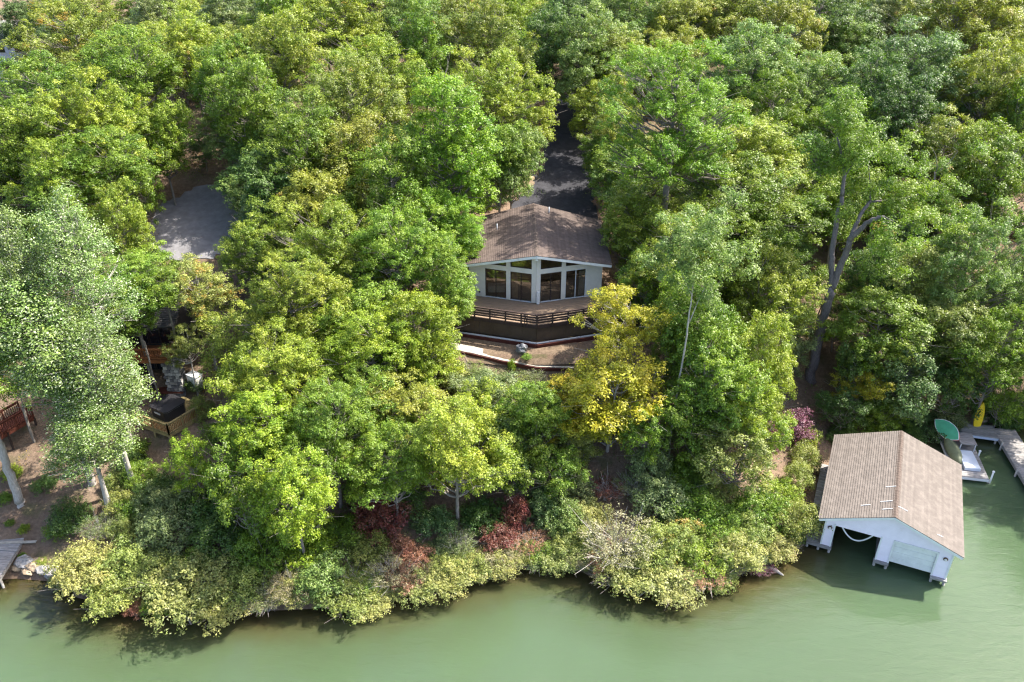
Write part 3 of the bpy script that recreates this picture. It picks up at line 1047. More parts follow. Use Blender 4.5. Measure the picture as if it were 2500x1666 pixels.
def dock_table():
    t = thing('dock_table', 'grey-topped metal work table on the plank dock', 'table', (39.25, 57.1, .5), R(-10))
    box_part('table_top', (0, 0, .78), (1.35, 1.7, .06), GREYWOOD, t, bevel=.01)
    for x in (-.58, .58):
        for y in (-.75, .75):
            box_part('leg', (x, y, .375), (.07, .07, .75), METAL, t)
dock_table()
tag(build(MB().box((38.55, 54.9, .66), (1.25, 2.5, .3), R(-10)), 'dock_box', PALEBLUE, bevel=.03), 'long pale blue storage box on the plank dock', 'box')
# stepping stones and hand rail up the bank
rnd = random.Random(12)
base, _ = on_ground(2400, 1032)
for i in range(8):
    g = (base[0] + .16 * i + rnd.uniform(-.35, .35), base[1] + .15 + .42 * i)
    z = t1(*g)
    n = 7
    pts = [(math.cos(2 * math.pi * k / n) * rnd.uniform(.38, .58), math.sin(2 * math.pi * k / n) * rnd.uniform(.22, .32)) for k in range(n)]
    o = build(MB().prism(pts, -.12, .1), 'stepping_stone', STONE_T)
    o.location = (g[0], g[1], z + .03)
    tag(o, 'flat tan stepping stone in the steps climbing from the landing platform', 'stone', 'stepping stones above the dock')
hr = thing('stair_handrail', 'pale wooden handrail beside the stepping stones above the dock', 'railing', (base[0] + 1.3, base[1], 0))
pp = []
for i in range(4):
    x, y = .2 * i, .2 + 1.1 * i
    z = t1(base[0] + 1.3 + x, base[1] + y)
    build(MB().box((x, y, z + .35), (.1, .1, 1.3)), 'post', PALEWOOD, hr)
    pp.append((x, y, z + 1.0))
for a, b in zip(pp[:-1], pp[1:]):
    build(MB().bar(a, b, .07, .1), 'rail', PALEWOOD, hr)

# ------------------------------------------------------------------ neighbouring house, decks and hot tub
def railing(parent, a, b, z, h, post_mat, bal_mat, cap_mat, spacing=.16, posts=None):
    a, b = Vector((*a, z)), Vector((*b, z))
    L = (b - a).length
    rl = thing_part('railing', parent)
    for zz, hh in ((h - .03, .06), (h - .14, .08), (.1, .08)):
        build(MB().bar(a + Vector((0, 0, zz)), b + Vector((0, 0, zz)), .06 if hh > .06 else .13, hh), 'rail', cap_mat, rl)
    n = posts or max(1, round(L / 1.5))
    for i in range(n + 1):
        p = a.lerp(b, i / n)
        build(MB().box((p.x, p.y, p.z + h / 2 - .15), (.1, .1, h + .3)), 'post', post_mat, rl)
    m = int(L / spacing)
    me = MB().box((0, 0, 0), (.04, .04, h - .25)).mesh('baluster')
    me.materials.append(bal_mat)
    for i in range(1, m):
        p = a.lerp(b, i / m)
        o = link('baluster', me, None, rl)
        o.location = (p.x, p.y, p.z + h / 2 - .02)
def neighbour():
    h = thing('neighbour_house', 'dark brown neighbouring house with charcoal roof and stone chimney, half hidden by trees', 'house', (-33.0, 60.6, 6.1))
    W, D, H = 4.2, 7.0, 4.9
    box_part('wall', (0, D / 2, H / 2 - .3), (2 * W, D, H + .6), CHAR, h)
    # windows on both storeys of the lake front
    for z0 in (.1, 2.75):
        for x in (-3.1, -1.05, 1.05, 3.1):
            w = thing_part('window', h)
            build(MB().box((x, -.05, z0 + 1.0), (1.9, .06, 2.0)), 'pane', GLASS_D, w)
            for xx in (x - .95, x, x + .95):
                box_part('frame', (xx, -.09, z0 + 1.0), (.07, .07, 2.1), DARKBROWN, w)
            for zz in (z0, z0 + 2.0):
                box_part('frame', (x, -.085, zz), (1.97, .075, .07), DARKBROWN, w)
    rf = thing_part('roof', h)
    zt = H + 1.7
    for sy in (-1, 1):
        e = D / 2 + .8
        top = [(-W - .6, D / 2 + sy * e, H - .15), (W + .6, D / 2 + sy * e, H - .15), (W + .6, D / 2, zt), (-W - .6, D / 2, zt)]
        build(MB().poly(top if sy < 0 else top[::-1], (0, 0, -.15)), 'roof_deck', DARKROOF, rf)
        courses(rf, (-W - .65, D / 2 + sy * (e + .05), H - .15), (W + .65, D / 2 + sy * (e + .05), H - .15), (-W - .65, D / 2, zt), (W + .65, D / 2, zt), 24, DARKROOF)
    for sx in (-1, 1):
        pts = [(sx * W, 0, H - .2), (sx * W, D, H - .2), (sx * W, D / 2, zt - .3)]
        build(MB().poly(pts if sx < 0 else pts[::-1], (-sx * .1, 0, 0)), 'gable', CHAR, h)
    # upper deck on a stone pillar
    ud = thing_part('upper_deck', h)
    for i in range(12):
        box_part('plank', (1.2, -.18 - i * .2, 2.5), (6.8, .185, .06), ORANGEWOOD, ud)
    box_part('beam', (1.2, -2.42, 2.32), (6.8, .12, .26), ORANGEWOOD, ud)
    railing(h, (-2.1, -2.4), (4.6, -2.4), 2.54, 1.0, ORANGEWOOD, ORANGEWOOD, ORANGEWOOD)
    railing(h, (4.6, -2.4), (4.6, -.1), 2.54, 1.0, ORANGEWOOD, ORANGEWOOD, ORANGEWOOD)
    pl = thing_part('stone_pillar', h)
    rnd = random.Random(21)
    box_part('mortar_core', (4.5, -2.1, .55), (1.2, .95, 3.3), STONE, pl)
    for r in range(11):
        z = -.9 + r * .3
        for face in range(2):
            n = 4 if face == 0 else 3
            for i in range(n):
                L = (1.3 if face == 0 else 1.0) / n
                sz = rnd.uniform(.85, .98)
                if face == 0:
                    c = (4.5 - .65 + (i + .5) * L + (.08 if r % 2 else -.04), -2.6, z)
                    s = (L * sz, rnd.uniform(.1, .2), .27 * rnd.uniform(.85, 1.02))
                else:
                    c = (5.13, -2.6 + (i + .5) * L, z)
                    s = (rnd.uniform(.1, .2), L * sz, .27 * rnd.uniform(.85, 1.02))
                build(MB().box(c, s, rnd.uniform(-.05, .05), rnd.uniform(-.05, .05)), 'stone', (STONE, STONE_L, STONE_D)[rnd.randrange(3)], pl)
    # lower deck
    ld = thing_part('lower_deck', h)
    for i in range(14):
        box_part('plank', (2.2, -.2 - i * .2, -.52), (6.0, .185, .06), REDWOOD, ld)
    return h
GLASS_D = plain('dark_glass', (.012, .014, .02), .06, .3, 1.0, 0, 10, .6)
STONE_L = plain('pale_stone', (.40, .38, .36), .9, .35, 4.0, .9, 10, .15)
STONE_D = plain('dark_stone', (.13, .125, .13), .9, .4, 4.0, .9, 10, .15)
neighbour()
def tub_deck():
    t = thing('hot_tub_deck', 'yellow pine deck with baluster railing round the hot tub', 'deck', (-27.9, 54.6, 0))
    o = Vector((-27.9, 54.6, 0))
    poly = [(-30.0, 53.7), (-27.0, 52.2), (-24.8, 55.7), (-27.8, 57.6)]
    q = [Vector((a, b, 0)) - o for a, b in poly]
    n = 18
    for i in range(n):
        a, b, c, d = q[0].lerp(q[3], (i + .03) / n), q[1].lerp(q[2], (i + .03) / n), q[1].lerp(q[2], (i + .97) / n), q[0].lerp(q[3], (i + .97) / n)
        build(MB().prism([v[:2] for v in (a, b, c, d)], 5.33, 5.38), 'plank', YELLOWWOOD, t)
    railing(t, q[0][:2], q[1][:2], 5.35, 1.0, YELLOWWOOD, ORANGEWOOD, YELLOWWOOD, .15, 2)
    railing(t, q[1][:2], q[2][:2], 5.35, 1.0, YELLOWWOOD, ORANGEWOOD, YELLOWWOOD, .15, 3)
    for a, b in ((q[0], q[1]), (q[1], q[2])):
        build(MB().bar(a + Vector((0, 0, 5.2)), b + Vector((0, 0, 5.2)), .08, .25), 'rim_board', YELLOWWOOD, t)
    for v in q[:3] + [q[0].lerp(q[1], .5), q[1].lerp(q[2], .5)]:
        build(MB().box((v.x, v.y, 4.3), (.13, .13, 2.0)), 'support_post', YELLOWWOOD, t)
tub_deck()
def hot_tub():
    t = thing('hot_tub', 'square hot tub under a dark vinyl cover on the yellow pine deck', 'hot tub', (-28.0, 55.1, 5.38), R(-32))
    s, c = 1.02, .28
    def octa(s, c):
        return [(-s + c, -s), (s - c, -s), (s, -s + c), (s, s - c), (s - c, s), (-s + c, s), (-s, s - c), (-s, -s + c)]
    build(MB().prism(octa(s, c), 0, .86), 'shell', BLACK, t)
    build(MB().prism(octa(s + .03, c), .86, .91), 'rim', METAL, t)
    for sx in (-1, 1):
        pts = [(p[0], p[1]) for p in octa(s + .07, c)]
        half = [p for p in pts if p[0] * sx > 0]
        half = sorted(half, key=lambda p: math.atan2(p[1], p[0] * sx))
        poly = [(sx * .012, -s - .07)] + half + [(sx * .012, s + .07)]
        if sx < 0:
            poly = poly[::-1]
        build(MB().prism(poly, [.9] * len(poly), [1.03 if abs(p[0]) < .1 else .985 for p in poly]), 'cover_half', BLACK, t)
    box_part('control_panel', (0, -1.06, .6), (.7, .06, .12), METAL, t)
hot_tub()
def grill():
    t = thing('covered_grill', 'round black covered grill on the red lower deck by the stone pillar', 'grill', (-30.4, 57.5, 5.6))
    build(MB().tube([(0, 0, .55), (0, 0, .75), (0, 0, .9), (0, 0, 1.02)], [.36, .42, .34, .1], 16), 'lid', BLACK, t, smooth=True)
    build(MB().tube([(0, 0, .2), (0, 0, .4), (0, 0, .55)], [.15, .36, .41], 16), 'bowl', BLACK, t, smooth=True)
    for k in range(3):
        a = 2.1 * k
        build(MB().tube([(.34 * math.cos(a), .34 * math.sin(a), 0), (.15 * math.cos(a), .15 * math.sin(a), .4)], .025, 6), 'leg', METAL, t)
grill()
def cabinet():
    t = thing('storage_cabinet', 'pale grey outdoor storage cabinet beside the stone pillar', 'cabinet', (-26.9, 58.6, t1(-26.9, 58.6) - .05), R(-30))
    box_part('body', (0, 0, .7), (1.15, .7, 1.4), CREAM, t)
    box_part('lid', (0, -.02, 1.43), (1.25, .8, .07), METAL, t)
    for x in (-.28, .28):
        box_part('door', (x, -.365, .7), (.52, .03, 1.25), WHITE, t)
cabinet()
def red_walk():
    a, b = Vector((-38.9, 54.6, 0)), Vector((-41.9, 48.2, 0))
    t = thing('red_walkway', 'red-stained wooden walkway with baluster railings above the bare bank', 'walkway', (a.x, a.y, 0))
    d = b - a
    s = Vector((-d.y, d.x, 0)).normalized()
    if s.x > 0:
        s = -s
    za = 5.45
    n = 30
    for i in range(n):
        p, q = d * ((i + .05) / n), d * ((i + .95) / n)
        pts = [p, q, q + s * 1.5, p + s * 1.5]
        ar = sum(pts[k].x * pts[(k + 1) % 4].y - pts[(k + 1) % 4].x * pts[k].y for k in range(4))
        pts = pts if ar > 0 else pts[::-1]
        build(MB().prism([v[:2] for v in pts], za - .05, za), 'plank', REDWOOD, t)
    railing(t, (0, 0), d[:2], za, 1.0, REDWOOD, REDWOOD, REDWOOD, .17)
    e = s * 1.5
    railing(t, e[:2], (d + e)[:2], za, 1.0, REDWOOD, REDWOOD, REDWOOD, .17)
    build(MB().bar(Vector((0, 0, za - .2)), d + Vector((0, 0, za - .2)), .07, .34), 'rim_board', REDWOOD, t)
    for i in range(4):
        for o in (Vector((0, 0, 0)), e):
            p = d * (i / 3) + o
            build(MB().box((p.x, p.y, za - 1.2), (.13, .13, 2.2)), 'support_post', DARKBROWN, t)
red_walk()

# far house beyond the wood, and the slatted stair at the edge of the wood
def far_house():
    c = at_y(6, 62, 150)
    x, y = float(c[0]), 150.0
    z = t1(x, y)
    H = float(c[2]) - z - 2.2
    t = thing('far_house', 'pale blue-grey house with grey roof far beyond the wood', 'house', (x, y, z))
    W, D = 6.5, 8
    box_part('wall', (0, D / 2, H / 2), (2 * W, D, H), PALEBLUE, t)
    for k in range(2):
        for xx in (-4.4, -1.5, 1.5, 4.4):
            w = thing_part('window', t)
            box_part('pane', (xx, -.04, H - 1.6 - 3 * k), (1.2, .06, 1.5), GLASS_D, w)
            box_part('frame', (xx, -.03, H - .8 - 3 * k), (1.4, .1, .12), WHITE, w)
            box_part('sill', (xx, -.05, H - 2.4 - 3 * k), (1.4, .14, .1), WHITE, w)
    rf = thing_part('roof', t)
    for sy in (-1, 1):
        e = D / 2 + .6
        top = [(-W - .5, D / 2 + sy * e, H - .1), (W + .5, D / 2 + sy * e, H - .1), (W + .5, D / 2, H + 2.4), (-W - .5, D / 2, H + 2.4)]
        build(MB().poly(top if sy < 0 else top[::-1], (0, 0, -.15)), 'roof_slope', GREYWOOD, rf)
    box_part('chimney', (3, D / 2, H + 2.6), (.8, .8, 1.8), STONE, rf)
far_house()
def slat_stair():
    p, d = on_ground(2505, 590)
    t = thing('slatted_stair', 'dark weathered stair with horizontal slat railing at the wood edge', 'stair', tuple(p), R(20))
    for i in range(9):
        box_part('tread', (0, i * .3, .15 + i * .2), (1.4, .32, .05), GREYWOOD, t)
    for sx in (-1, 1):
        build(MB().bar((sx * .74, 0, .1), (sx * .74, 2.5, 1.75), .06, .3), 'stringer', GREYWOOD, t)
        for k in range(5):
            build(MB().bar((sx * .78, 0, .45 + k * .22), (sx * .78, 2.5, 2.1 + k * .22), .04, .1), 'slat', GREYWOOD, t)
        for i in range(3):
            box_part('post', (sx * .83, .1 + i * 1.15, .75 + i * .77), (.09, .09, 1.8), DARKBROWN, t)
    return t
slat_stair()
# shore rocks and driftwood by the weathered dock
rnd = random.Random(31)
for i, (a, b, s) in enumerate(((62, 1376, .8), (85, 1385, .65), (106, 1392, .6), (70, 1396, .5), (128, 1402, .55), (96, 1372, .5), (150, 1418, .55), (44, 1388, .45))):
    g, _ = on_ground(a, b)
    lump('shore_rock', (g[0], g[1], max(g[2], 0) + s * .12), (s, s * .75, s * .5), STONE_T if i % 2 else STONE, 40 + i,
         'rounded shore rock at the waterline beside the weathered dock', 'rock', 'shore rocks', n=7)
for i, (a, b, c, d, lb) in enumerate((((1868, 1383), (1915, 1408), .13, BARK_PALE, 'bare log slanting into the water below the point'),
                                 ((440, 1490), (470, 1530), .1, BARK, 'dark sunken branch in the shallows below the shrubs'),)):
    p0, p1 = at_z(*a, .35), at_z(*b, -.1)
    m = (p0 + p1) / 2 + np.array([.1, 0, .1])
    tag(build(MB().tube([p0, m, p1], [c, c * .9, c * .5], 8), 'driftwood_log', d, smooth=True), lb, 'log', 'driftwood')

# ------------------------------------------------------------------ vegetation: prototype meshes
def leaf_mesh(name, C, NRM, SZ, LV, rng, asp=.62):
    """many small rhombic leaves: centres C, facing NRM, length SZ, attribute LV (n,3)"""
    n = len(C)
    r = rng.normal(size=(n, 3))
    a = np.cross(NRM, r)
    a /= np.linalg.norm(a, axis=1, keepdims=True) + 1e-9
    b = np.cross(NRM, a)
    l = SZ[:, None] * .5
    w = l * asp
    bend = NRM * (l * rng.uniform(-.35, .1, (n, 1)))
    V = np.stack([C - a * l * .7 + b * w, C - a * l * .7 - b * w, C + a * l * 1.15 + bend], 1).reshape(-1, 3)
    me = bpy.data.meshes.new(name)
    me.vertices.add(3 * n)
    me.vertices.foreach_set('co', V.astype(np.float32).ravel())
    me.loops.add(3 * n)
    me.loops.foreach_set('vertex_index', np.arange(3 * n, dtype=np.int32))
    me.polygons.add(n)
    me.polygons.foreach_set('loop_start', np.arange(0, 3 * n, 3, dtype=np.int32))
    me.update()
    at = me.attributes.new('lv', 'FLOAT_COLOR', 'POINT')
    col = np.ones((n, 3, 4), np.float32)
    col[:, :, :3] = LV[:, None, :]
    at.data.foreach_set('color', col.ravel())
    me.materials.append(LEAF)
    return me

def unit(v):
    return v / (np.linalg.norm(v, axis=-1, keepdims=True) + 1e-9)

def clump_leaves(cc, cr, flat, per, rng, tuft=.22, tsz=24, size=(.13, .22)):
    """leaves of clumps at cc (n,3) with radii cr: tufts on the clump shell, leaves round each tuft"""
    Cs, Ns, Ls = [], [], []
    for c, r in zip(cc, cr):
        nt_ = max(5, int(per * (r / 1.2) ** 2 / tsz))
        d = unit(rng.normal(size=(nt_, 3)))
        d[:, 2] = np.where(d[:, 2] < -.5, -d[:, 2], d[:, 2])
        rad = r * rng.uniform(.3, 1.25, (nt_, 1)) ** .7
        tc = c + d * rad * np.array([1, 1, flat])
        k = tsz
        off = rng.normal(size=(nt_, k, 3)) * tuft * np.array([.6, .6, .5])
        P = tc[:, None, :] + off
        nr = unit(.55 * d[:, None, :] + unit(off) * .55 + np.array([0, 0, .55]) + rng.normal(size=(nt_, k, 3)) * .42)
        cv, tv = rng.uniform(), rng.uniform(size=(nt_, 1)).repeat(k, 1)
        g = .6 * cv + .4 * tv
        lv = np.stack([rng.uniform(size=(nt_, k)), g, np.full((nt_, k), rng.uniform()) * .7 + .3 * tv], -1)
        Cs.append(P.reshape(-1, 3)); Ns.append(nr.reshape(-1, 3)); Ls.append(lv.reshape(-1, 3))
    C, Nn, L = np.concatenate(Cs), np.concatenate(Ns), np.concatenate(Ls)
    return C, Nn, rng.uniform(size[0], size[1], len(C)), L

def limb_path(a, b, rng, sag=.12, n=5):
    a, b = np.array(a, float), np.array(b, float)
    L = np.linalg.norm(b - a)
    pts = []
    for i in range(n + 1):
        t = i / n
        p = a + (b - a) * t
        p[2] += -sag * L * math.sin(math.pi * t) * .6
        if 0 < i < n:
            p += rng.normal(size=3) * L * .035
        pts.append(p)
    return pts

def tree_proto(name, seed, Rr, Rz, k, nclump, per, flat=.85, form='round', tuft=.235, size=(.12, .215), bark=None, trunk_r=.2, cr=(.35, 1.15)):
    """crown centred at height k*Rz above the ground; returns (crown mesh, trunk mesh)"""
    rng = np.random.default_rng(seed)
    hc = k * Rz
    fr = rng.normal(size=(5, 3)) * 1.7
    ph = rng.uniform(0, 6.28, 5)
    # several upright sub-crowns at different heights make the outline uneven
    nl = {'spread': 6, 'oval': 5}.get(form, 6)
    lobes = []
    for q in range(nl):
        a = 2 * math.pi * (q + rng.uniform(-.3, .3)) / nl
        rr_ = rng.uniform(.3, .58) if q else 0.0
        lz = rng.uniform(-.42, .34) if q else rng.uniform(.25, .42)
        sp = 1.0 if form != 'oval' else .8
        lobes.append((np.array([math.cos(a) * rr_ * sp, math.sin(a) * rr_ * sp, lz]), np.array([rng.uniform(.36, .5), rng.uniform(.36, .5), rng.uniform(.42, .6)])))
    cc, rr = [], []
    tries = 0
    RV = np.array([Rr * 1.18, Rr * 1.18, Rz * 1.1])
    while len(cc) < nclump and tries < 14000:
        tries += 1
        lc, lr = lobes[rng.integers(nl)]
        d = unit(rng.normal(size=3))
        env = 1 + .1 * sum(math.sin(fr[i] @ d * 1.6 + ph[i]) for i in range(5))
        un = lc + d * lr * env * (rng.uniform(.7, 1.1) if rng.uniform() < .8 else rng.uniform(.3, .7))
        if any((((un - c2) / r2) ** 2).sum() < .45 for c2, r2 in lobes if c2 is not lc):
            continue
        if un[2] < -.85:
            continue
        p = un * RV
        r = rng.uniform(*cr)
        if any(np.linalg.norm(p - c) < (r + s) * .5 for c, s in zip(cc, rr)):
            continue
        cc.append(p); rr.append(r)
    cc = np.array(cc) + np.array([0, 0, hc])
    C, Nn, S, L = clump_leaves(cc, rr, flat, per, rng, tuft, 28, size)
    crown = leaf_mesh(name + '_crown', C, Nn, S, L, rng)
    # trunk and limbs
    mb = MB()
    lean = rng.normal(size=2) * .25
    top = hc + .55 * Rz
    tp = []
    for i in range(8):
        t = i / 7
        tp.append((lean[0] * t * t * 2 + .12 * math.sin(3 * t + ph[0]) * t, lean[1] * t * t * 2 + .12 * math.sin(4 * t + ph[1]) * t, -1.5 + (top + 1.5) * t))
    tr = [trunk_r * (1.25 - 1.1 * i / 7) for i in range(8)]
    mb.tube(tp, tr, 9, False)
    tpa = np.array(tp)
    order = rng.permutation(len(cc))[:max(10, int(len(cc) * .6))]
    for j in order:
        c = cc[j]
        zt = min(max(c[2] - rng.uniform(.25, .5) * math.hypot(c[0], c[1]) - .8, .42 * hc), top * .93)
        i = np.interp(zt, tpa[:, 2], np.arange(8))
        a = [np.interp(i, np.arange(8), tpa[:, q]) for q in range(3)]
        L_ = np.linalg.norm(c - np.array(a))
        r0 = min(.035 + .02 * L_, tr[int(i)] * .6)
        pth = limb_path(a, c, rng)
        mb.tube(pth, [r0 * (1 - .72 * q / 5) for q in range(6)], 5, False)
        for s_ in range(2):
            e = c + rng.normal(size=3) * np.array([.8, .8, .4])
            mb.tube([pth[3], (np.array(pth[3]) + e) / 2 + rng.normal(size=3) * .08, e], [r0 * .4, r0 * .3, r0 * .14], 4, False)
    tm = mb.mesh(name + '_trunk')
    tm.materials.append(bark or BARK)
    tm.polygons.foreach_set('use_smooth', [True] * len(tm.polygons))
    return crown, tm

def shrub_proto(name, seed, nclump, per, form='mound', size=(.075, .135), bare=0, nstem=14):
    """shrub of radius 1 at scale 1.6 m: many stems from the base"""
    rng = np.random.default_rng(seed)
    Rr = 1.6
    cc, rr = [], []
    tries = 0
    while len(cc) < nclump and tries < 4000:
        tries += 1
        d = unit(rng.normal(size=3))
        d[2] = abs(d[2])
        rad = rng.uniform(.45, .98)
        h = 1.0 if form == 'mound' else 1.5
        p = d * rad * np.array([Rr, Rr, Rr * h]) + np.array([0, 0, .15])
        if form == 'arching':
            p[2] = (1.25 - .45 * (math.hypot(p[0], p[1]) / Rr) ** 2) * Rr * rad
        r = rng.uniform(.2, .55)
        if any(np.linalg.norm(p - c) < (r + s) * .42 for c, s in zip(cc, rr)):
            continue
        cc.append(p); rr.append(r)
    cc = np.array(cc)
    Cs, Ns, Ss, Ls = [], [], [], []
    C, Nn, S, L = clump_leaves(cc, np.array(rr) * 1.0, .9, per * 14, rng, .14, 12, size)
    crown = leaf_mesh(name + '_foliage', C, Nn, S, L, rng)
    mb = MB()
    order = rng.permutation(len(cc))
    for q, j in enumerate(order[:nstem + bare]):
        b = rng.normal(size=3) * np.array([.22, .22, 0]) + np.array([0, 0, -.3])
        e = cc[j] + (unit(cc[j]) * rng.uniform(.1, .45) if q >= nstem else 0)
        pth = limb_path(b, e, rng, -.12)
        mb.tube(pth, [.03 * (1 - .75 * u / 5) for u in range(6)], 4, False)
        for s_ in range(3):
            e2 = e + rng.normal(size=3) * .33
            mb.tube([pth[3], (np.array(pth[3]) + e2) / 2 + rng.normal(size=3) * .05, e2], [.013, .01, .005], 3, False)
    tm = mb.mesh(name + '_stems')
    tm.materials.append(BARK_PALE if bare else BARK)
    return crown, tm

PROTO = {
    'H': [tree_proto('huge_a', 30, 7.5, 7.6, 1.6, 240, 900, trunk_r=.34, cr=(.32, 1.25))],
    'L': [tree_proto('large_a', 1, 5.5, 6.2, 1.6, 185, 1000), tree_proto('large_b', 2, 5.5, 6.2, 1.6, 170, 1000, .8, form='spread', cr=(.35, 1.3)), tree_proto('large_c', 3, 5.5, 6.2, 1.6, 190, 980, .95, 'oval')],
    'M': [tree_proto('medium_a', 4, 4.0, 4.8, 1.6, 118, 1000, trunk_r=.15, cr=(.32, 1.1)), tree_proto('medium_b', 5, 4.0, 4.8, 1.6, 108, 1000, .75, 'spread', trunk_r=.15, cr=(.35, 1.2)),
          tree_proto('medium_c', 6, 4.0, 4.8, 1.6, 130, 1000, 1.0, 'oval', trunk_r=.15, cr=(.3, 1.0)), tree_proto('medium_d', 7, 4.0, 4.8, 1.6, 115, 1000, .9, trunk_r=.15, cr=(.32, 1.25))],
    'T': [tree_proto('tall_a', 8, 4.0, 7.0, 1.42, 165, 1000, 1.0, 'oval', trunk_r=.17, cr=(.32, 1.15)), tree_proto('tall_b', 9, 4.0, 7.0, 1.42, 155, 1000, .95, 'round', trunk_r=.17, cr=(.32, 1.2))],
    'S': [tree_proto('small_a', 10, 2.5, 2.8, 1.3, 55, 1000, .7, 'spread', .22, (.11, .19), trunk_r=.08, cr=(.35, .75)), tree_proto('small_b', 11, 2.5, 2.8, 1.3, 60, 1000, .85, 'round', .22, (.11, .19), trunk_r=.08, cr=(.3, .7)),
          tree_proto('small_c', 12, 2.5, 2.8, 1.3, 55, 1000, .9, 'oval', .24, (.11, .19), trunk_r=.08, cr=(.35, .75))],
    'P': [tree_proto('pale_a', 13, 3.4, 7.0, 1.42, 120, 520, 1.2, 'oval', .45, (.13, .21), BARK_PALE, .19, (.45, 1.1)), tree_proto('pale_b', 14, 3.4, 7.0, 1.42, 115, 520, 1.2, 'oval', .45, (.13, .21), BARK_PALE, .19, (.45, 1.1))],
    'A': [tree_proto('gold_a', 15, 4.0, 5.2, 1.45, 95, 900, .75, 'oval', .28, (.13, .22), BARK_PALE, .14, (.4, .95)), tree_proto('gold_b', 16, 4.0, 5.2, 1.45, 90, 900, .75, 'spread', .28, (.13, .22), BARK_PALE, .14, (.4, .95))],
    'B': [shrub_proto('bush_a', 20, 60, 110), shrub_proto('bush_b', 21, 56, 115, 'arching'), shrub_proto('bush_c', 22, 58, 110, 'upright'), shrub_proto('bush_d', 23, 50, 55, 'arching', (.06, .1), 26, 24)],
}
NOM = {'H': (7.5, 7.6, 1.6), 'L': (5.5, 6.2, 1.6), 'M': (4.0, 4.8, 1.6), 'T': (4.0, 7.0, 1.42), 'S': (2.5, 2.8, 1.3), 'P': (3.4, 7.0, 1.42), 'A': (4.0, 5.2, 1.45)}
TINT = {
    'G': (.142, .22, .022), 'g': (.142, .24, .018), 'Y': (.20, .26, .028), 'D': (.078, .138, .028), 'S': (.125, .185, .042), 'A': (.36, .325, .026),
    'L': (.21, .285, .022), 'O': (.21, .24, .036), 'B': (.165, .238, .06), 'b': (.10, .162, .05), 'R': (.15, .05, .036), 'K': (.30, .155, .095),
    'T': (.27, .245, .135), 'V': (.21, .245, .058), 'W': (.26, .275, .085), 'U': (.17, .06, .095), 'X': (.158, .198, .074),
}
CNAME = {'G': 'mid-green', 'g': 'vivid green', 'Y': 'yellow-green', 'D': 'dark green', 'S': 'silvery-leaved', 'A': 'golden-yellow', 'L': 'lime-green', 'O': 'olive-gold',
         'B': 'pale blue-green', 'b': 'dark blue-green', 'R': 'crimson', 'K': 'pinkish-brown', 'T': 'tan-grey', 'V': 'yellowish', 'W': 'pale yellow', 'U': 'purple-red', 'X': 'grey-green'}
PLACED = []
_rt = random.Random(77)
def instance(name, pair, parts, loc, scale, rz, tint, alpha, label, cat, group, silver=False, tilt=(0, 0), gap=0.0, stem_r=.15):
    e = bpy.data.objects.new(name, None)
    COL.objects.link(e)
    e.location = loc
    e.rotation_euler = (tilt[0], tilt[1], rz)
    e.scale = scale
    tag(e, label, cat, group)
    cr = bpy.data.objects.new(parts[0], pair[0])
    tr = bpy.data.objects.new(parts[1], pair[1])
    for o in (cr, tr):
        COL.objects.link(o)
        o.parent = e
        o.location.z = gap / scale[2]
    if gap > 0:                                               # clear bole below the prototype's own trunk
        g = gap / scale[2]
        bl = build(MB().tube([(.03, 0, -.6), (-.04, .05, g * .5), (0, 0, g + .8)], [stem_r * 1.5, stem_r * 1.25, stem_r * 1.05], 9, False), 'bole', pair[1].materials[0], e, smooth=True)
    v = _rt.uniform(.88, 1.12)
    cr.color = (tint[0] * v * _rt.uniform(.93, 1.07), tint[1] * v, tint[2] * v, 1.0 - alpha)
    if silver:
        cr.material_slots[0].link = 'OBJECT'
        cr.material_slots[0].material = LEAF_S
    return e
MARKS = [('the boathouse', 30, 48), ('the plank dock', 40, 57), ('the forked grey trunk', 27.5, 63), ('the golden-yellow tree', 8, 53), ('the mulch bed', 0, 60),
         ('the house deck', 9, 64), ('the house roof', 9, 76), ('the driveway', 5, 96), ('the retaining wall', -4, 88), ('the gravel parking area', -33, 84), ('the hot tub', -26, 54),
         ('the stone pillar', -29, 59), ('the red walkway', -40, 52), ('the far house', -85, 140), ('the weathered shore dock', -37, 43), ('the slatted stair', 49, 78), ('the bleached snag', 46, 95),
         ('the crimson shrubs', 0, 46), ('the log at the point', 21, 45), ('the top of the driveway', 8, 120), ('the wood edge above the cove', 52, 60)]
def zone(x, y):
    m = min(MARKS, key=lambda q: math.hypot(x - q[1], (y - q[2])))
    d = math.hypot(x - m[1], y - m[2])
    rel = 'far uphill of' if y - m[2] > 20 else ('uphill of' if y - m[2] > 4.5 else ('downhill of' if y - m[2] < -4.5 else ('beside' if d < 7 else 'level with')))
    return f'{rel} {m[0]}'
def size_word(r, lo, hi):
    return 'compact ' if r < lo else ('wide ' if r > hi else '')
WORDS = {'H': 'huge broad', 'L': 'broad spreading', 'M': 'round-crowned', 'T': 'tall narrow', 'S': 'small', 'P': 'tall', 'A': 'thin-leaved'}
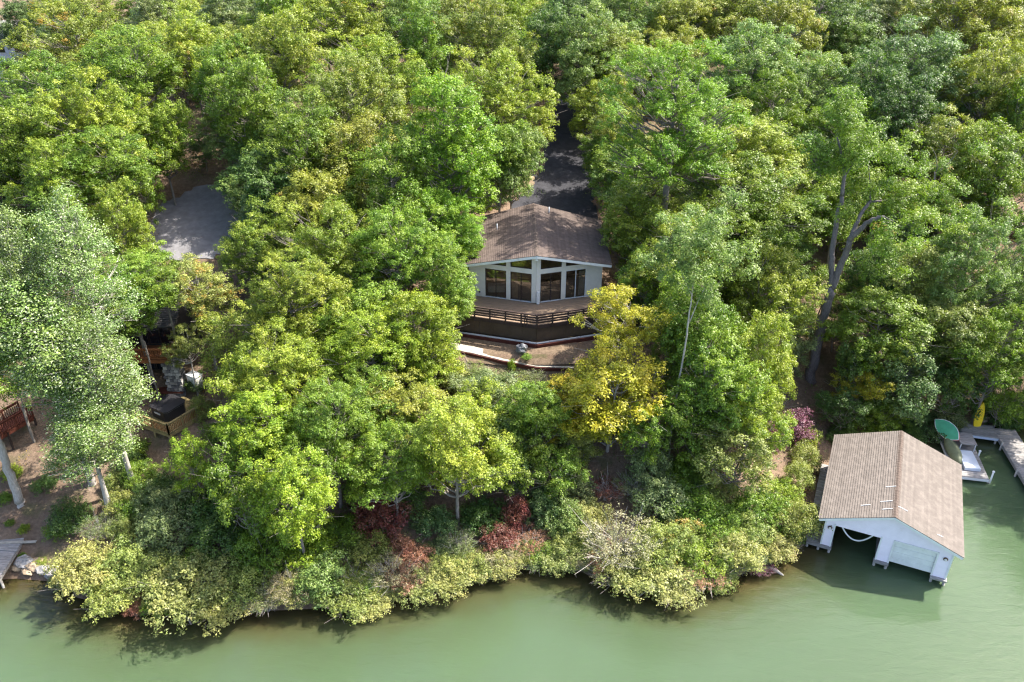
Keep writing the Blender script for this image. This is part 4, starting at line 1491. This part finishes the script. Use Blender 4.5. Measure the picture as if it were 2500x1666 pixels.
def place_tree(px, py, rw, rh, c, form=None, aut=0.0, label=None, name='broadleaf_tree', yb=None):
    if form is None:
        form = 'M'
    nr, nz, k = NOM[form]
    d = ray(px, py)
    ts = np.linspace(38, 220, 700)
    X, Y, Z = d[0] * ts, d[1] * ts, CAM_H + d[2] * ts
    g = Z - terrain(X, Y) - k * rh * ts / FPX
    idx = np.where(g < 0)[0]
    t = ts[idx[0]] if len(idx) else 150.0
    if yb is not None:
        t = yb / d[1]
    x, y = d[0] * t, d[1] * t
    Rw, Rz = rw * t / FPX, rh * t / FPX
    zb = t1(x, y)
    if yb is not None:
        zb = CAM_H + d[2] * t - k * Rz
    if form == 'M' and Rw > 4.9:
        form = 'L'
    if form == 'M' and Rw < 2.8:
        form = 'S'
    nr, nz, _ = NOM[form]
    z = zb
    hz = Rz * k
    gap = 0.0
    if yb is not None:
        gd = t1(x, y) - .1
        gap = max(0.0, z - gd) if z - gd > .15 else 0.0
        z = z - gap
    lb = label or f'{size_word(Rw, 3.4, 4.9)}{CNAME[c]} {WORDS[form]} tree {zone(x, y)}'
    prs = PROTO[form]
    # keep the crown where it is: height of crown centre in the prototype is k_nom*nz
    kn = NOM[form][2]
    sz = hz / (kn * nz)
    instance(name, prs[_rt.randrange(len(prs))], ('crown', 'trunk'), (x, y, z - .1), (Rw / nr, Rw / nr * _rt.uniform(.92, 1.08), sz),
             _rt.uniform(0, 6.28), TINT[c], aut, lb, 'tree', 'trees of the hillside wood', c == 'S', gap=gap, stem_r={'H': .34, 'L': .2, 'M': .15, 'T': .17, 'S': .08, 'P': .19, 'A': .14}[form])
    PLACED.append((x, y, Rw, z + gap + hz + Rz * .9))
def place_shrub(px, py, rw, rh, c, kind=None, aut=0.0, label=None):
    p, t = on_ground(px, py + rh * .55)
    x, y = p[0], p[1]
    Rw, Rz = rw * t / FPX, rh * t / FPX
    s, sz = Rw / 1.6, Rz * 1.15 / 1.6
    sd = float(shore_dist(np.array([x]), np.array([y]))[0])
    z = t1(x, y) if sd > 0 else max(t1(x, y), -.3)
    if label is None:
        w = ' at the waterline' if sd < 2.5 else ''
        label = f'{size_word(Rw, 1.3, 2.1)}{CNAME[c]} {("rounded", "arching", "upright", "twiggy")[kind if kind is not None else 0]} shrub{w} {zone(x, y)}'
    prs = PROTO['B']
    i = kind if kind is not None else 0
    instance('shrub', prs[i], ('foliage', 'stem'), (x, y, z), (s, s * _rt.uniform(.85, 1.1), sz), _rt.uniform(0, 6.28), TINT[c], aut, label, 'shrub', 'shrubs of the bank and slope')

# ------------------------------------------------------------------ trees read off the photograph (crown centre and half size in photo pixels)
TREES = [
    # hilltop band
    (60, 70, 80, 65, 'b'), (190, 120, 150, 110, 'O', 'L', .35), (110, 250, 130, 110, 'G'), (320, 210, 150, 120, 'G', 'L'), (60, 360, 120, 120, 'G'),
    (230, 330, 140, 120, 'Y'), (400, 70, 110, 80, 'X'), (475, 150, 110, 105, 'Y', 'M', .1), (560, 60, 90, 85, 'X', 'T'), (560, 220, 95, 110, 'G'),
    (690, 60, 110, 85, 'G'), (680, 160, 105, 115, 'O', 'M', .08), (840, 80, 130, 95, 'Y', 'L', .15), (905, 190, 130, 95, 'Y', 'L', .08), (1010, 60, 105, 85, 'B'),
    (1120, 55, 110, 80, 'O', 'M', .35), (1190, 130, 120, 95, 'O', 'L', .12), (1215, 240, 130, 110, 'Y', 'L'), (1400, 40, 95, 80, 'b'), (1335, 120, 80, 90, 'D'),
    (1430, 130, 110, 100, 'B'), (1560, 45, 130, 85, 'B', 'L'), (1480, 160, 110, 80, 'O', 'M', .2), (1650, 85, 105, 85, 'O', 'M', .15), (1790, 40, 140, 85, 'O', 'L', .15),
    (1880, 110, 115, 105, 'O', 'L', .1), (1990, 60, 140, 95, 'D', 'L'), (2060, 120, 105, 85, 'B'), (2190, 60, 120, 90, 'X'), (2330, 80, 140, 120, 'O', 'L', .25),
    (2455, 70, 110, 115, 'O', 'L', .25), (2220, 190, 140, 120, 'b', 'L'), (2390, 230, 120, 125, 'O', 'L', .1), (2485, 300, 90, 130, 'G'), (2100, 250, 110, 115, 'D'),
    # upper middle
    (870, 270, 135, 125, 'O', 'L', .12), (755, 380, 140, 120, 'G', 'L'), (640, 270, 105, 115, 'G'),
    (700, 460, 110, 105, 'D'), (850, 410, 120, 105, 'O', 'M', .15), (960, 470, 120, 130, 'G'), (1250, 390, 78, 90, 'B'), (1215, 400, 90, 90, 'G'),
    (1478, 262, 72, 75, 'Y', 'M', .15), (1500, 340, 85, 80, 'O'), (1530, 430, 100, 80, 'G'), (1810, 195, 130, 120, 'B', 'L'),
    (1880, 290, 115, 110, 'G'), (1810, 380, 150, 110, 'Y', 'L', .08), (1800, 500, 165, 115, 'G', 'L'), (1970, 240, 105, 105, 'B'), (2030, 350, 95, 100, 'G'),
    (2180, 330, 130, 115, 'D', 'L'), (2300, 395, 130, 105, 'O', 'L', .1), (2425, 420, 110, 125, 'G'), (2150, 450, 90, 70, 'Y', 'M', .15), (2050, 490, 90, 100, 'G'),
    # around the parking area
    (150, 470, 130, 105, 'Y'), (250, 430, 140, 105, 'G', 'L'), (330, 385, 85, 70, 'G'), (305, 545, 80, 95, 'Y', 'M', .06), 
    (610, 330, 120, 70, 'B'), (620, 400, 90, 62, 'B'), (660, 570, 85, 80, 'b'), (395, 330, 80, 90, 'G'), (370, 665, 85, 65, 'G', 'S'),
    (560, 850, 80, 85, 'O', 'S'),
    # left of the house
    (665, 620, 125, 105, 'Y', 'L'), (815, 610, 135, 115, 'Y', 'L'), (780, 510, 125, 95, 'O', 'M', .1), (955, 630, 130, 115, 'G', 'L'), (1085, 560, 80, 95, 'g'),
    (1085, 680, 85, 110, 'G', 'T'), (715, 760, 135, 110, 'Y', 'L'), (870, 760, 110, 85, 'G'), (890, 860, 135, 100, 'L', 'L'), (1020, 800, 95, 100, 'L'), (700, 900, 130, 105, 'Y', 'L'),
    # slope below the house
    (470, 1125, 62, 80, 'L', 'S'), (665, 1040, 115, 105, 'L', 'M'), (810, 1060, 130, 115, 'G', 'L'), (720, 1200, 120, 120, 'L', 'M'), (600, 1200, 95, 100, 'G'),
    (990, 1000, 120, 80, 'O', 'M'), (1110, 1090, 130, 125, 'Y', 'M'), (960, 1130, 105, 100, 'G'), (1300, 1070, 85, 80, 'G', 'S'), (1250, 1150, 80, 70, 'G', 'S'), (1180, 960, 80, 55, 'X', 'S'),
    (1050, 890, 70, 50, 'L', 'S'), (1000, 920, 70, 50, 'G', 'S'),
    (1290, 1010, 90, 80, 'G', 'M'), (1370, 1150, 70, 60, 'G', 'S'), (1235, 1085, 85, 75, 'D', 'S'), (1575, 1060, 60, 80, 'G', 'S'), (900, 1000, 105, 90, 'G', 'M'), (1175, 1015, 85, 65, 'Y', 'M'), (600, 965, 90, 85, 'Y', 'M'), (1480, 375, 62, 62, 'G', 'M'), (350, 470, 48, 55, 'G', 'M'), (610, 480, 52, 52, 'B', 'S'),
    # between house and boathouse
    (1560, 560, 105, 95, 'Y'), (1660, 620, 140, 115, 'Y', 'L'), (1830, 620, 140, 105, 'G', 'L'), (1700, 770, 120, 130, 'G', 'M'), (1860, 730, 120, 120, 'Y', 'M'), (1868, 880, 95, 125, 'Y', 'M'),
    (1730, 920, 110, 115, 'G', 'M'), (1830, 1010, 95, 95, 'L', 'M'), (1700, 1050, 80, 85, 'G', 'S'), (1580, 690, 75, 90, 'G', 'S'), (1640, 880, 60, 90, 'G', 'S'), (1790, 1110, 95, 85, 'V', 'S'),
    # bank behind the boathouse
    (2360, 650, 125, 140, 'B', 'L'), (2210, 690, 110, 100, 'V', 'M'), (2150, 800, 120, 100, 'G', 'M'), (2280, 830, 110, 95, 'V', 'M'), (2120, 930, 70, 65, 'A', 'A'),
    (2150, 690, 80, 95, 'D', 'M'), (2210, 940, 90, 90, 'b', 'S'), (2430, 860, 95, 115, 'G', 'M'), (2455, 965, 60, 70, 'G', 'S'), (2320, 945, 75, 75, 'D', 'S'), (2095, 900, 58, 85, 'D', 'S'),
    (2480, 720, 70, 90, 'b', 'M'), (2060, 1000, 60, 50, 'D', 'S'), (2160, 1010, 70, 45, 'G', 'S'),
]
# crowns whose foot can be read off too: last number is the trunk's distance in metres
TREES_AT = [
    (195, 650, 100, 190, 'S', 'P', 0, 52.5), (45, 700, 85, 200, 'S', 'P', 0, 50.5), (120, 860, 130, 200, 'S', 'P', 0, 49.5), (250, 930, 110, 200, 'S', 'P', 0, 49.0), (215, 1075, 105, 120, 'S', 'P', 0, 47.0), (20, 900, 70, 90, 'B', 'M', 0, 53.0),
    (1490, 985, 165, 155, 'A', 'A', .0, 52.5), (1515, 790, 100, 110, 'A', 'A', .08, 57.5), (1400, 1085, 75, 75, 'V', 'A', .0, 51.5), (1400, 985, 85, 80, 'A', 'A', .0, 53.5),
    (490, 720, 95, 95, 'V', 'A', .28, 60.5), (455, 840, 50, 60, 'V', 'A', .0, 58.0), (400, 705, 72, 50, 'G', 'M', 0, 59.3), (310, 690, 95, 75, 'G', 'M', 0, 58.8), (250, 760, 80, 70, 'Y', 'M', 0, 57.5), (340, 785, 55, 52, 'G', 'S', 0, 57.6),
    (1645, 265, 180, 170, 'g', 'H', 0, 75.0), (1512, 425, 62, 55, 'B', 'M', 0, 81.0), (1540, 500, 70, 60, 'Y', 'M', 0, 74.0),
    (1095, 350, 125, 215, 'g', 'T', 0, 74.0), (1110, 560, 75, 80, 'g', 'T', 0, 70.0),
]
for px, py, rw, rh, c, fm, aut, yb in TREES_AT:
    place_tree(px, py, rw, rh, c, fm, aut, yb=yb)
for tr in TREES:
    px, py, rw, rh, c = tr[:5]
    place_tree(px, py + rh * .12, rw, rh * 1.2, c, tr[5] if len(tr) > 5 else None, (tr[6] if len(tr) > 6 else 0.0) * .5)

# ------------------------------------------------------------------ shrubs along the shore
SHRUBS = [
    (175, 1255, 62, 52, 'D', 0), (140, 1292, 32, 26, 'G', 0), (60, 1290, 16, 14, 'L', 0), (30, 1150, 30, 26, 'L', 0), (10, 1215, 22, 22, 'G', 0), (25, 1275, 12, 12, 'G', 0), (110, 1180, 30, 26, 'D', 0),
    (215, 1395, 85, 70, 'W', 1), (285, 1455, 70, 60, 'V', 1), (330, 1350, 85, 60, 'V', 0), (420, 1300, 75, 60, 'X', 2), (390, 1400, 70, 50, 'V', 1), (480, 1435, 120, 72, 'W', 1), (395, 1190, 60, 50, 'D', 0), (440, 1235, 70, 50, 'X', 2), (350, 1150, 45, 40, 'G', 0), (520, 1235, 70, 60, 'D', 0), (300, 1220, 50, 40, 'V', 0), (560, 1160, 60, 55, 'G', 2), (250, 1290, 50, 36, 'X', 3), (340, 1235, 50, 40, 'G', 0), (550, 1470, 80, 42, 'W', 1),
    (600, 1400, 90, 55, 'V', 0), (540, 1320, 80, 60, 'D', 2), (650, 1460, 60, 40, 'T', 3), (640, 1330, 80, 65, 'G', 0), (720, 1430, 60, 45, 'T', 3), (800, 1400, 80, 65, 'B', 2), (850, 1455, 80, 48, 'V', 1),
    (770, 1340, 70, 60, 'L', 0), (910, 1470, 65, 35, 'W', 1), (960, 1400, 60, 48, 'T', 3), (1025, 1365, 50, 38, 'K', 2), (980, 1340, 40, 34, 'K', 2), (1030, 1425, 70, 45, 'W', 1), (1100, 1410, 75, 48, 'W', 1),
    (1150, 1370, 55, 40, 'V', 0), (1215, 1375, 60, 38, 'W', 1), (900, 1320, 70, 45, 'V', 0), (1075, 1340, 50, 36, 'X', 0), (940, 1255, 75, 58, 'R', 2), (890, 1215, 40, 34, 'R', 2), (1255, 1255, 38, 55, 'R', 2),
    (1215, 1310, 52, 38, 'R', 1), (1290, 1325, 50, 34, 'K', 3), (1060, 1270, 60, 48, 'b', 0), (1330, 1240, 60, 50, 'b', 2), (1370, 1260, 60, 52, 'B', 2), (1310, 1370, 40, 28, 'X', 3),
    (1370, 1365, 62, 40, 'W', 1), (1400, 1300, 60, 45, 'V', 0), (1440, 1250, 55, 44, 'W', 0), (1500, 1330, 95, 75, 'T', 3), (1560, 1400, 90, 50, 'W', 1), (1500, 1400, 60, 40, 'T', 3), (1600, 1330, 75, 55, 'V', 1), (1660, 1310, 65, 55, 'V', 2, .35),
    (1640, 1430, 70, 36, 'W', 1), (1715, 1350, 70, 55, 'Y', 0), (1720, 1400, 60, 34, 'K', 3), (1790, 1350, 70, 55, 'W', 1), (1760, 1270, 70, 55, 'G', 0), (1820, 1300, 65, 55, 'V', 0), (1850, 1230, 70, 60, 'G', 0), (1945, 1280, 65, 65, 'V', 1),
    (1890, 1340, 55, 42, 'W', 1), (1850, 1385, 40, 24, 'U', 3), (1900, 1200, 55, 50, 'Y', 0), (1940, 1170, 45, 45, 'V', 2), (1960, 1110, 45, 45, 'V', 0), (1930, 1040, 55, 48, 'U', 2), (1880, 1070, 42, 36, 'U', 2), (1960, 1060, 40, 36, 'Y', 0),
    (1600, 1220, 75, 55, 'X', 2), (1690, 1220, 75, 60, 'G', 0), (1590, 1140, 60, 55, 'X', 2), (1540, 1190, 45, 34, 'X', 3), (1480, 1195, 45, 30, 'R', 3), (1660, 1150, 55, 50, 'G', 0), (1740, 1180, 60, 50, 'V', 0), (1610, 1060, 45, 42, 'X', 2),
    (1650, 1250, 50, 40, 'D', 0), (1410, 1190, 55, 40, 'X', 2), (1180, 1250, 60, 45, 'D', 0), (1000, 1220, 55, 45, 'D', 2), (1120, 1330, 45, 40, 'X', 3), (840, 1290, 60, 48, 'G', 0), (470, 1370, 55, 42, 'G', 0), (380, 1230, 60, 50, 'X', 2), (310, 1280, 45, 40, 'V', 0),
    (2110, 1030, 70, 40, 'G', 0), (2190, 1050, 70, 34, 'D', 0), (2260, 1030, 60, 40, 'b', 0), (2310, 1015, 50, 40, 'X', 2), (2330, 1030, 26, 20, 'V', 0), (2050, 1060, 45, 36, 'D', 0), (2440, 1020, 40, 34, 'D', 0), (2480, 1010, 45, 40, 'G', 0), (2400, 985, 40, 40, 'G', 2),
    (1250, 893, 11, 20, 'L', 2), (1105, 905, 55, 36, 'V', 0), (1175, 940, 60, 34, 'X', 1), (1250, 940, 55, 30, 'V', 3), (1300, 915, 30, 16, 'X', 3), (1090, 855, 40, 26, 'L', 0), (1300, 935, 34, 26, 'X', 3), (1200, 925, 40, 26, 'T', 3), (1150, 900, 34, 20, 'V', 3), (1340, 960, 45, 36, 'D', 0), (1120, 930, 40, 30, 'V', 0), (1285, 870, 14, 8, 'G', 0), (1380, 930, 30, 26, 'X', 0),
    (480, 935, 26, 26, 'D', 0), (345, 1090, 30, 26, 'G', 0), (320, 1120, 40, 34, 'D', 0), (290, 1170, 34, 26, 'V', 0), (500, 1000, 40, 34, 'V', 2), (540, 1050, 50, 40, 'G', 0), (1215, 480, 30, 26, 'D', 0), (1185, 500, 24, 20, 'Y', 0), (1465, 500, 22, 18, 'K', 3), (1400, 190, 34, 26, 'O', 0), (100, 1370, 16, 12, 'Y', 0), (55, 1355, 10, 9, 'G', 0),
]
for sh in SHRUBS:
    place_shrub(*sh[:5], kind=sh[5], aut=sh[6] if len(sh) > 6 else 0.0)

# a fringe of smaller shrubs leaning over the waterline
_rs = random.Random(404)
for i in range(62):
    px = 150 + 1800 * (i + _rs.uniform(.1, .9)) / 62
    py = float(np.interp(px, [a for a, b in SHORE_PX], [b for a, b in SHORE_PX]))
    g = at_z(px, py, 0)
    x, y = float(g[0]) + _rs.uniform(-.3, .3), float(g[1]) + _rs.uniform(.1, .9)
    s_ = _rs.uniform(.55, .95)
    c = _rs.choice('VWVXTVWGK')
    kd = _rs.choice((0, 1, 1, 3))
    instance('shrub', PROTO['B'][kd], ('foliage', 'stem'), (x, y, max(t1(x, y), .05)), (s_, s_, s_ * _rs.uniform(.7, 1.0)), _rs.uniform(0, 6.28), TINT[c], 0,
             f'small {CNAME[c]} {("rounded", "arching", "upright", "twiggy")[kd]} shrub fringing the waterline {zone(x, y)}', 'shrub', 'shrubs of the bank and slope')

# ------------------------------------------------------------------ tall forked tree with broken limbs, beside the boathouse bank
def special_tree(name, label, base_px, limbs, tufts, tint, aut, bark, thin=1.0, seed=3, per=1000):
    b, d = on_ground(*base_px)
    y0 = float(b[1])
    rng = np.random.default_rng(seed)
    t = thing(name, label, 'tree', (float(b[0]), y0, float(b[2])), 0, 'trees of the hillside wood')
    mb = MB()
    for pts, r0, r1, dep in limbs:
        r0, r1 = r0 * thin, r1 * thin
        P = []
        n = len(pts)
        for i, (a, c) in enumerate(pts):
            f = i / max(1, n - 1)
            P.append(at_y(a, c, y0 + dep[0] * (1 - f) + dep[1] * f) - np.array([b[0], y0, b[2]]))
        # refine
        Q, rad = [], []
        for i in range(n - 1):
            for s in range(4):
                f = (i + s / 4) / (n - 1)
                Q.append(P[i] + (P[i + 1] - P[i]) * s / 4 + rng.normal(size=3) * r0 * .16)
                rad.append((r0 + (r1 - r0) * f) * (1 + .1 * rng.normal() * .5))
        Q.append(P[-1]); rad.append(r1)
        mb.tube(Q, rad, 10, True)
    tm = build(mb, 'trunk', bark, t, smooth=True)
    cc = np.array([at_y(a, c, y0 + dy) - np.array([b[0], y0, b[2]]) for a, c, r, dy in tufts])
    rr = [r * d / FPX for a, c, r, dy in tufts]
    cc2 = np.concatenate([c + rng.normal(size=(7, 3)) * r * .75 for c, r in zip(cc, rr)])
    rr2 = [q * rng.uniform(.35, .65) for q in rr for _ in range(7)]
    C, Nn, S, L = clump_leaves(cc2, rr2, .85, per, rng, .24, 16, (.12, .2))
    me = leaf_mesh(name + '_crown', C, Nn, S, L, rng)
    cr = link('crown', me, None, t)
    cr.color = (*tint, 1 - aut)
    return t
special_tree('forked_oak', 'tall forked grey trunk with broken bare limbs rising above the boathouse', (1976, 925),
    [([(1976, 935), (1988, 880), (2005, 800), (2022, 735), (2030, 700)], .62, .46, (0, 0)),
     ([(2030, 705), (2028, 650), (2032, 610), (2045, 540), (2055, 480)], .36, .22, (0, .6)),
     ([(2055, 480), (2062, 430), (2058, 400), (2048, 350), (2044, 335)], .22, .07, (.6, 1.5)),
     ([(2062, 430), (2066, 380), (2068, 340)], .12, .04, (1, 1)),
     ([(2062, 432), (2080, 405), (2086, 390)], .12, .06, (1, .2)),
     ([(2030, 705), (2048, 660), (2066, 615), (2075, 585)], .40, .3, (0, -.8)),
     ([(2075, 585), (2100, 560), (2130, 535), (2160, 530)], .34, .16, (-.8, -2)),
     ([(2080, 575), (2095, 540), (2110, 510), (2125, 492)], .26, .16, (-.8, .8)),
     ([(2125, 492), (2124, 450), (2120, 400), (2128, 360)], .09, .02, (.8, 2)),
     ([(2125, 492), (2180, 490), (2235, 478), (2280, 455), (2282, 420)], .14, .05, (.8, 3)),
     ([(2280, 455), (2288, 410), (2285, 380), (2275, 360)], .06, .015, (3, 3.5)),
     ([(2290, 420), (2320, 395), (2338, 370), (2325, 360)], .05, .015, (3, 3.5)),
     ([(2160, 530), (2200, 555), (2225, 545), (2250, 520)], .08, .02, (-2, -3)),
     ([(2055, 610), (2075, 600), (2090, 590)], .07, .02, (0, -1.2))],
    [(2060, 520, 35, .8), (2120, 625, 38, 1.0), (2075, 330, 45, 1.6), (2110, 370, 55, 1.8), (2040, 300, 50, 1.5), (2085, 280, 45, 1.2), (2150, 400, 40, 1.5), (2200, 440, 45, 2),
     (2230, 430, 40, 2.6), (2290, 480, 40, 2.6), (2180, 560, 45, -2.5), (2240, 540, 40, -3), (2140, 500, 32, 1), (2010, 400, 34, 1), (2320, 440, 34, 3), (2150, 620, 40, -1.6), (2100, 440, 30, 1.4), (2300, 510, 38, 2)],
    TINT['G'], .05, BARK_DARK, .78)
special_tree('slender_birch', 'slender pale trunk leaning up beside the golden-yellow tree', (1632, 1110),
    [([(1632, 1118), (1640, 1040), (1655, 950), (1672, 850), (1682, 780), (1690, 705), (1700, 640)], .13, .04, (0, 1.5)),
     ([(1682, 790), (1705, 735), (1722, 700)], .05, .02, (1, 1.5)), ([(1688, 720), (1670, 680), (1655, 640)], .04, .015, (1, 1.5))],
    [(1690, 640, 50, 1.5), (1730, 600, 55, 1.8), (1670, 590, 50, 1.8), (1720, 690, 40, 1.6), (1650, 660, 40, 2), (1760, 660, 45, 2), (1700, 540, 45, 2)], TINT['B'], 0, BARK_PALE, .8)
special_tree('leaning_trunk', 'pale bare trunk leaning over the bank by the red walkway', (52, 1232),
    [([(54, 1240), (44, 1215), (24, 1160), (4, 1100), (-12, 1050), (-30, 980), (-45, 900)], .36, .2, (0, 1.0))],
    [(-40, 880, 70, 1), (-20, 820, 80, 1.5), (-80, 850, 80, 1.5), (-60, 780, 80, 1.5)], TINT['G'], 0, BARK_PALE)
special_tree('broken_snag', 'bleached broken snag standing among dark trees on the hill', (2240, 330),
    [([(2240, 335), (2252, 290), (2262, 255)], .3, .2, (0, 0)), ([(2262, 255), (2257, 240), (2256, 225)], .14, .05, (0, 0)), ([(2262, 258), (2270, 240), (2268, 222)], .14, .05, (0, .3))],
    [(2235, 300, 22, 1.0), (2275, 310, 24, 1.2)], TINT['D'], 0, BARK_PALE)

# ------------------------------------------------------------------ the rest of the wood: understorey, hilltop and both flanks
OPEN_PX = [(-60, 20, 45, 190), (2470, 500, 2540, 590), (1360, 680, 1630, 1120), (1140, 480, 1500, 900), (1325, 215, 1425, 490), (385, 440, 560, 650), (330, 860, 520, 1045), (1890, 985, 2600, 1700), (-50, 1040, 210, 1500), (200, 1240, 1900, 1700), (1180, 440, 1340, 520)]
def project(x, y, z):
    f = y * CP + (CAM_H - z) * SP
    return IW / 2 + FPX * x / f, IH / 2 + FPX * ((CAM_H - z) * CP - y * SP) / f, f
_rf = random.Random(2024)
for x, y, rw, c in ((51.5, 55, 4.8, 'G'), (54.5, 49.5, 4.6, 'D'), (50.5, 62.5, 4.6, 'B'), (59, 45.5, 5.0, 'G'), (58, 55, 5.0, 'Y')):
    nr, nz, kn = NOM['L']
    instance('broadleaf_tree', PROTO['L'][_rf.randrange(3)], ('crown', 'trunk'), (x, y, t1(x, y) - .1), (rw / nr, rw / nr, 1.0), _rf.uniform(0, 6.28), TINT[c], 0,
             f'{CNAME[c]} broad tree shading the cove, {zone(x, y)}', 'tree', 'trees of the hillside wood')
    PLACED.append((x, y, rw, 16.0))
fills = []
cand = [(_rf.uniform(-95, 95), _rf.uniform(42, 165)) for _ in range(5200)]
for x, y in cand:
    sd = float(shore_dist(np.array([x]), np.array([y]))[0])
    if sd < 3.5 or abs(x) > .68 * y + 26:
        continue
    flank = abs(x) > .6 * y + 6
    deep = y > 101
    Rw = _rf.uniform(3.8, 5.2) if (flank or deep) else _rf.uniform(1.9, 2.9)
    if -42 < x < -22 and 57 < y < 73 or -9 < x < 12 and 58 < y < 84:
        continue
    if any(math.hypot(x - a, y - b) < (.62 * (Rw + r) if (flank or deep) else .45 * (Rw + r)) for a, b, r, _z in PLACED):
        continue
    if any(math.hypot(x - a, y - b) < .8 * (Rw + r) for a, b, r in fills):
        continue
    form = 'L' if Rw > 4.6 else ('M' if Rw > 3.2 else 'S')
    k = NOM[form][2]
    Rz = Rw * _rf.uniform(.9, 1.15)
    z = t1(x, y)
    bad = False
    for hh in (.0, .5, 1.0):
        px, py, f = project(x, y, z + hh * (k + .9) * Rz)
        rp = Rw * FPX / f
        for a, b, c_, d_ in OPEN_PX:
            if a - rp * .8 < px < c_ + rp * .8 and b - rp * .5 < py < d_ + rp * .5:
                bad = True
    if bad:
        continue
    fills.append((x, y, Rw))
    c = _rf.choice('GGYYOBbDg' if (flank or deep) else 'GGDbYBX')
    nr, nz, kn = NOM[form]
    prs = PROTO[form]
    kind = 'tree in the outer wood' if flank else ('hilltop tree' if deep else 'understorey tree')
    instance('broadleaf_tree' if (flank or deep) else 'understorey_tree', prs[_rf.randrange(len(prs))], ('crown', 'trunk'), (x, y, z - .1),
             (Rw / nr, Rw / nr, Rz * k / (kn * nz)), _rf.uniform(0, 6.28), TINT[c], _rf.choice((0, 0, .1)), f'{CNAME[c]} {WORDS[form]} {kind} {zone(x, y)}', 'tree', 'trees of the hillside wood')
print('fills', len(fills), 'listed', len(PLACED))

# ------------------------------------------------------------------ low undergrowth over the slope
def undergrowth():
    rng = np.random.default_rng(99)
    n = 9000
    x = rng.uniform(-60, 60, n)
    y = rng.uniform(38, 120, n)
    sd = shore_dist(x, y)
    z = terrain(x, y)
    keep = sd > .6
    for i in range(n):
        if not keep[i]:
            continue
        px, py, f = project(x[i], y[i], z[i])
        for a, b, c_, d_ in ((1140, 480, 1500, 905), (1325, 240, 1425, 490), (385, 440, 560, 650), (330, 860, 470, 1045)):
            if a < px < c_ and b < py < d_:
                keep[i] = False
        if px < 230 and py > 1020 and rng.uniform() < .85:
            keep[i] = False
    patch = np.sin(x * .5 + 1) * np.sin(y * .43) + np.sin(x * .21 - y * .3)
    keep &= patch > rng.uniform(-1.4, .9, n)
    P = np.stack([x, y, z + .12], 1)[keep]
    k = 26
    C = (P[:, None, :] + rng.normal(size=(len(P), k, 3)) * np.array([.34, .34, .2])).reshape(-1, 3)
    Nn = unit(rng.normal(size=C.shape) * .5 + np.array([0, 0, .8]))
    tv = rng.uniform(size=(len(P), 1)).repeat(k, 1).ravel()
    L = np.stack([rng.uniform(size=len(C)), tv, rng.uniform(size=(len(P), 1)).repeat(k, 1).ravel()], 1)
    me = leaf_mesh('undergrowth', C, Nn, rng.uniform(.09, .2, len(C)), L, rng)
    o = link('undergrowth', me)
    o.color = (.11, .16, .04, .9)
    o['kind'] = 'stuff'
    o['label'] = 'low green and browning undergrowth between the trees'
undergrowth()

# ------------------------------------------------------------------ tell apart things that would otherwise read the same
def tell_apart():
    seen = {}
    for o in bpy.data.objects:
        if o.parent is None and o.get('category') in ('tree', 'shrub'):
            seen.setdefault(o['label'], []).append(o)
    words = {2: ('taller of two', 'lower of two'), 3: ('tallest of three', 'middle-sized of three', 'lowest of three')}
    for lb, os_ in seen.items():
        if len(os_) in words:
            os_.sort(key=lambda o: -o.scale.z)
            zs = [o.scale.z for o in os_]
            ws = words[len(os_)]
            if not all(a > b * 1.05 for a, b in zip(zs[:-1], zs[1:])):
                os_.sort(key=lambda o: -o.scale.x)
                zs = [o.scale.x for o in os_]
                ws = [w.replace('taller', 'wider').replace('tallest', 'widest').replace('lower ', 'narrower ').replace('lowest', 'narrowest') for w in ws]
            if all(a > b * 1.05 for a, b in zip(zs[:-1], zs[1:])):
                for o, w in zip(os_, ws):
                    if len((lb + ' ' + w).split()) <= 16:
                        o['label'] = f'{lb}, {w}'
tell_apart()

print('tris', sum(len(m.polygons) for m in bpy.data.meshes))
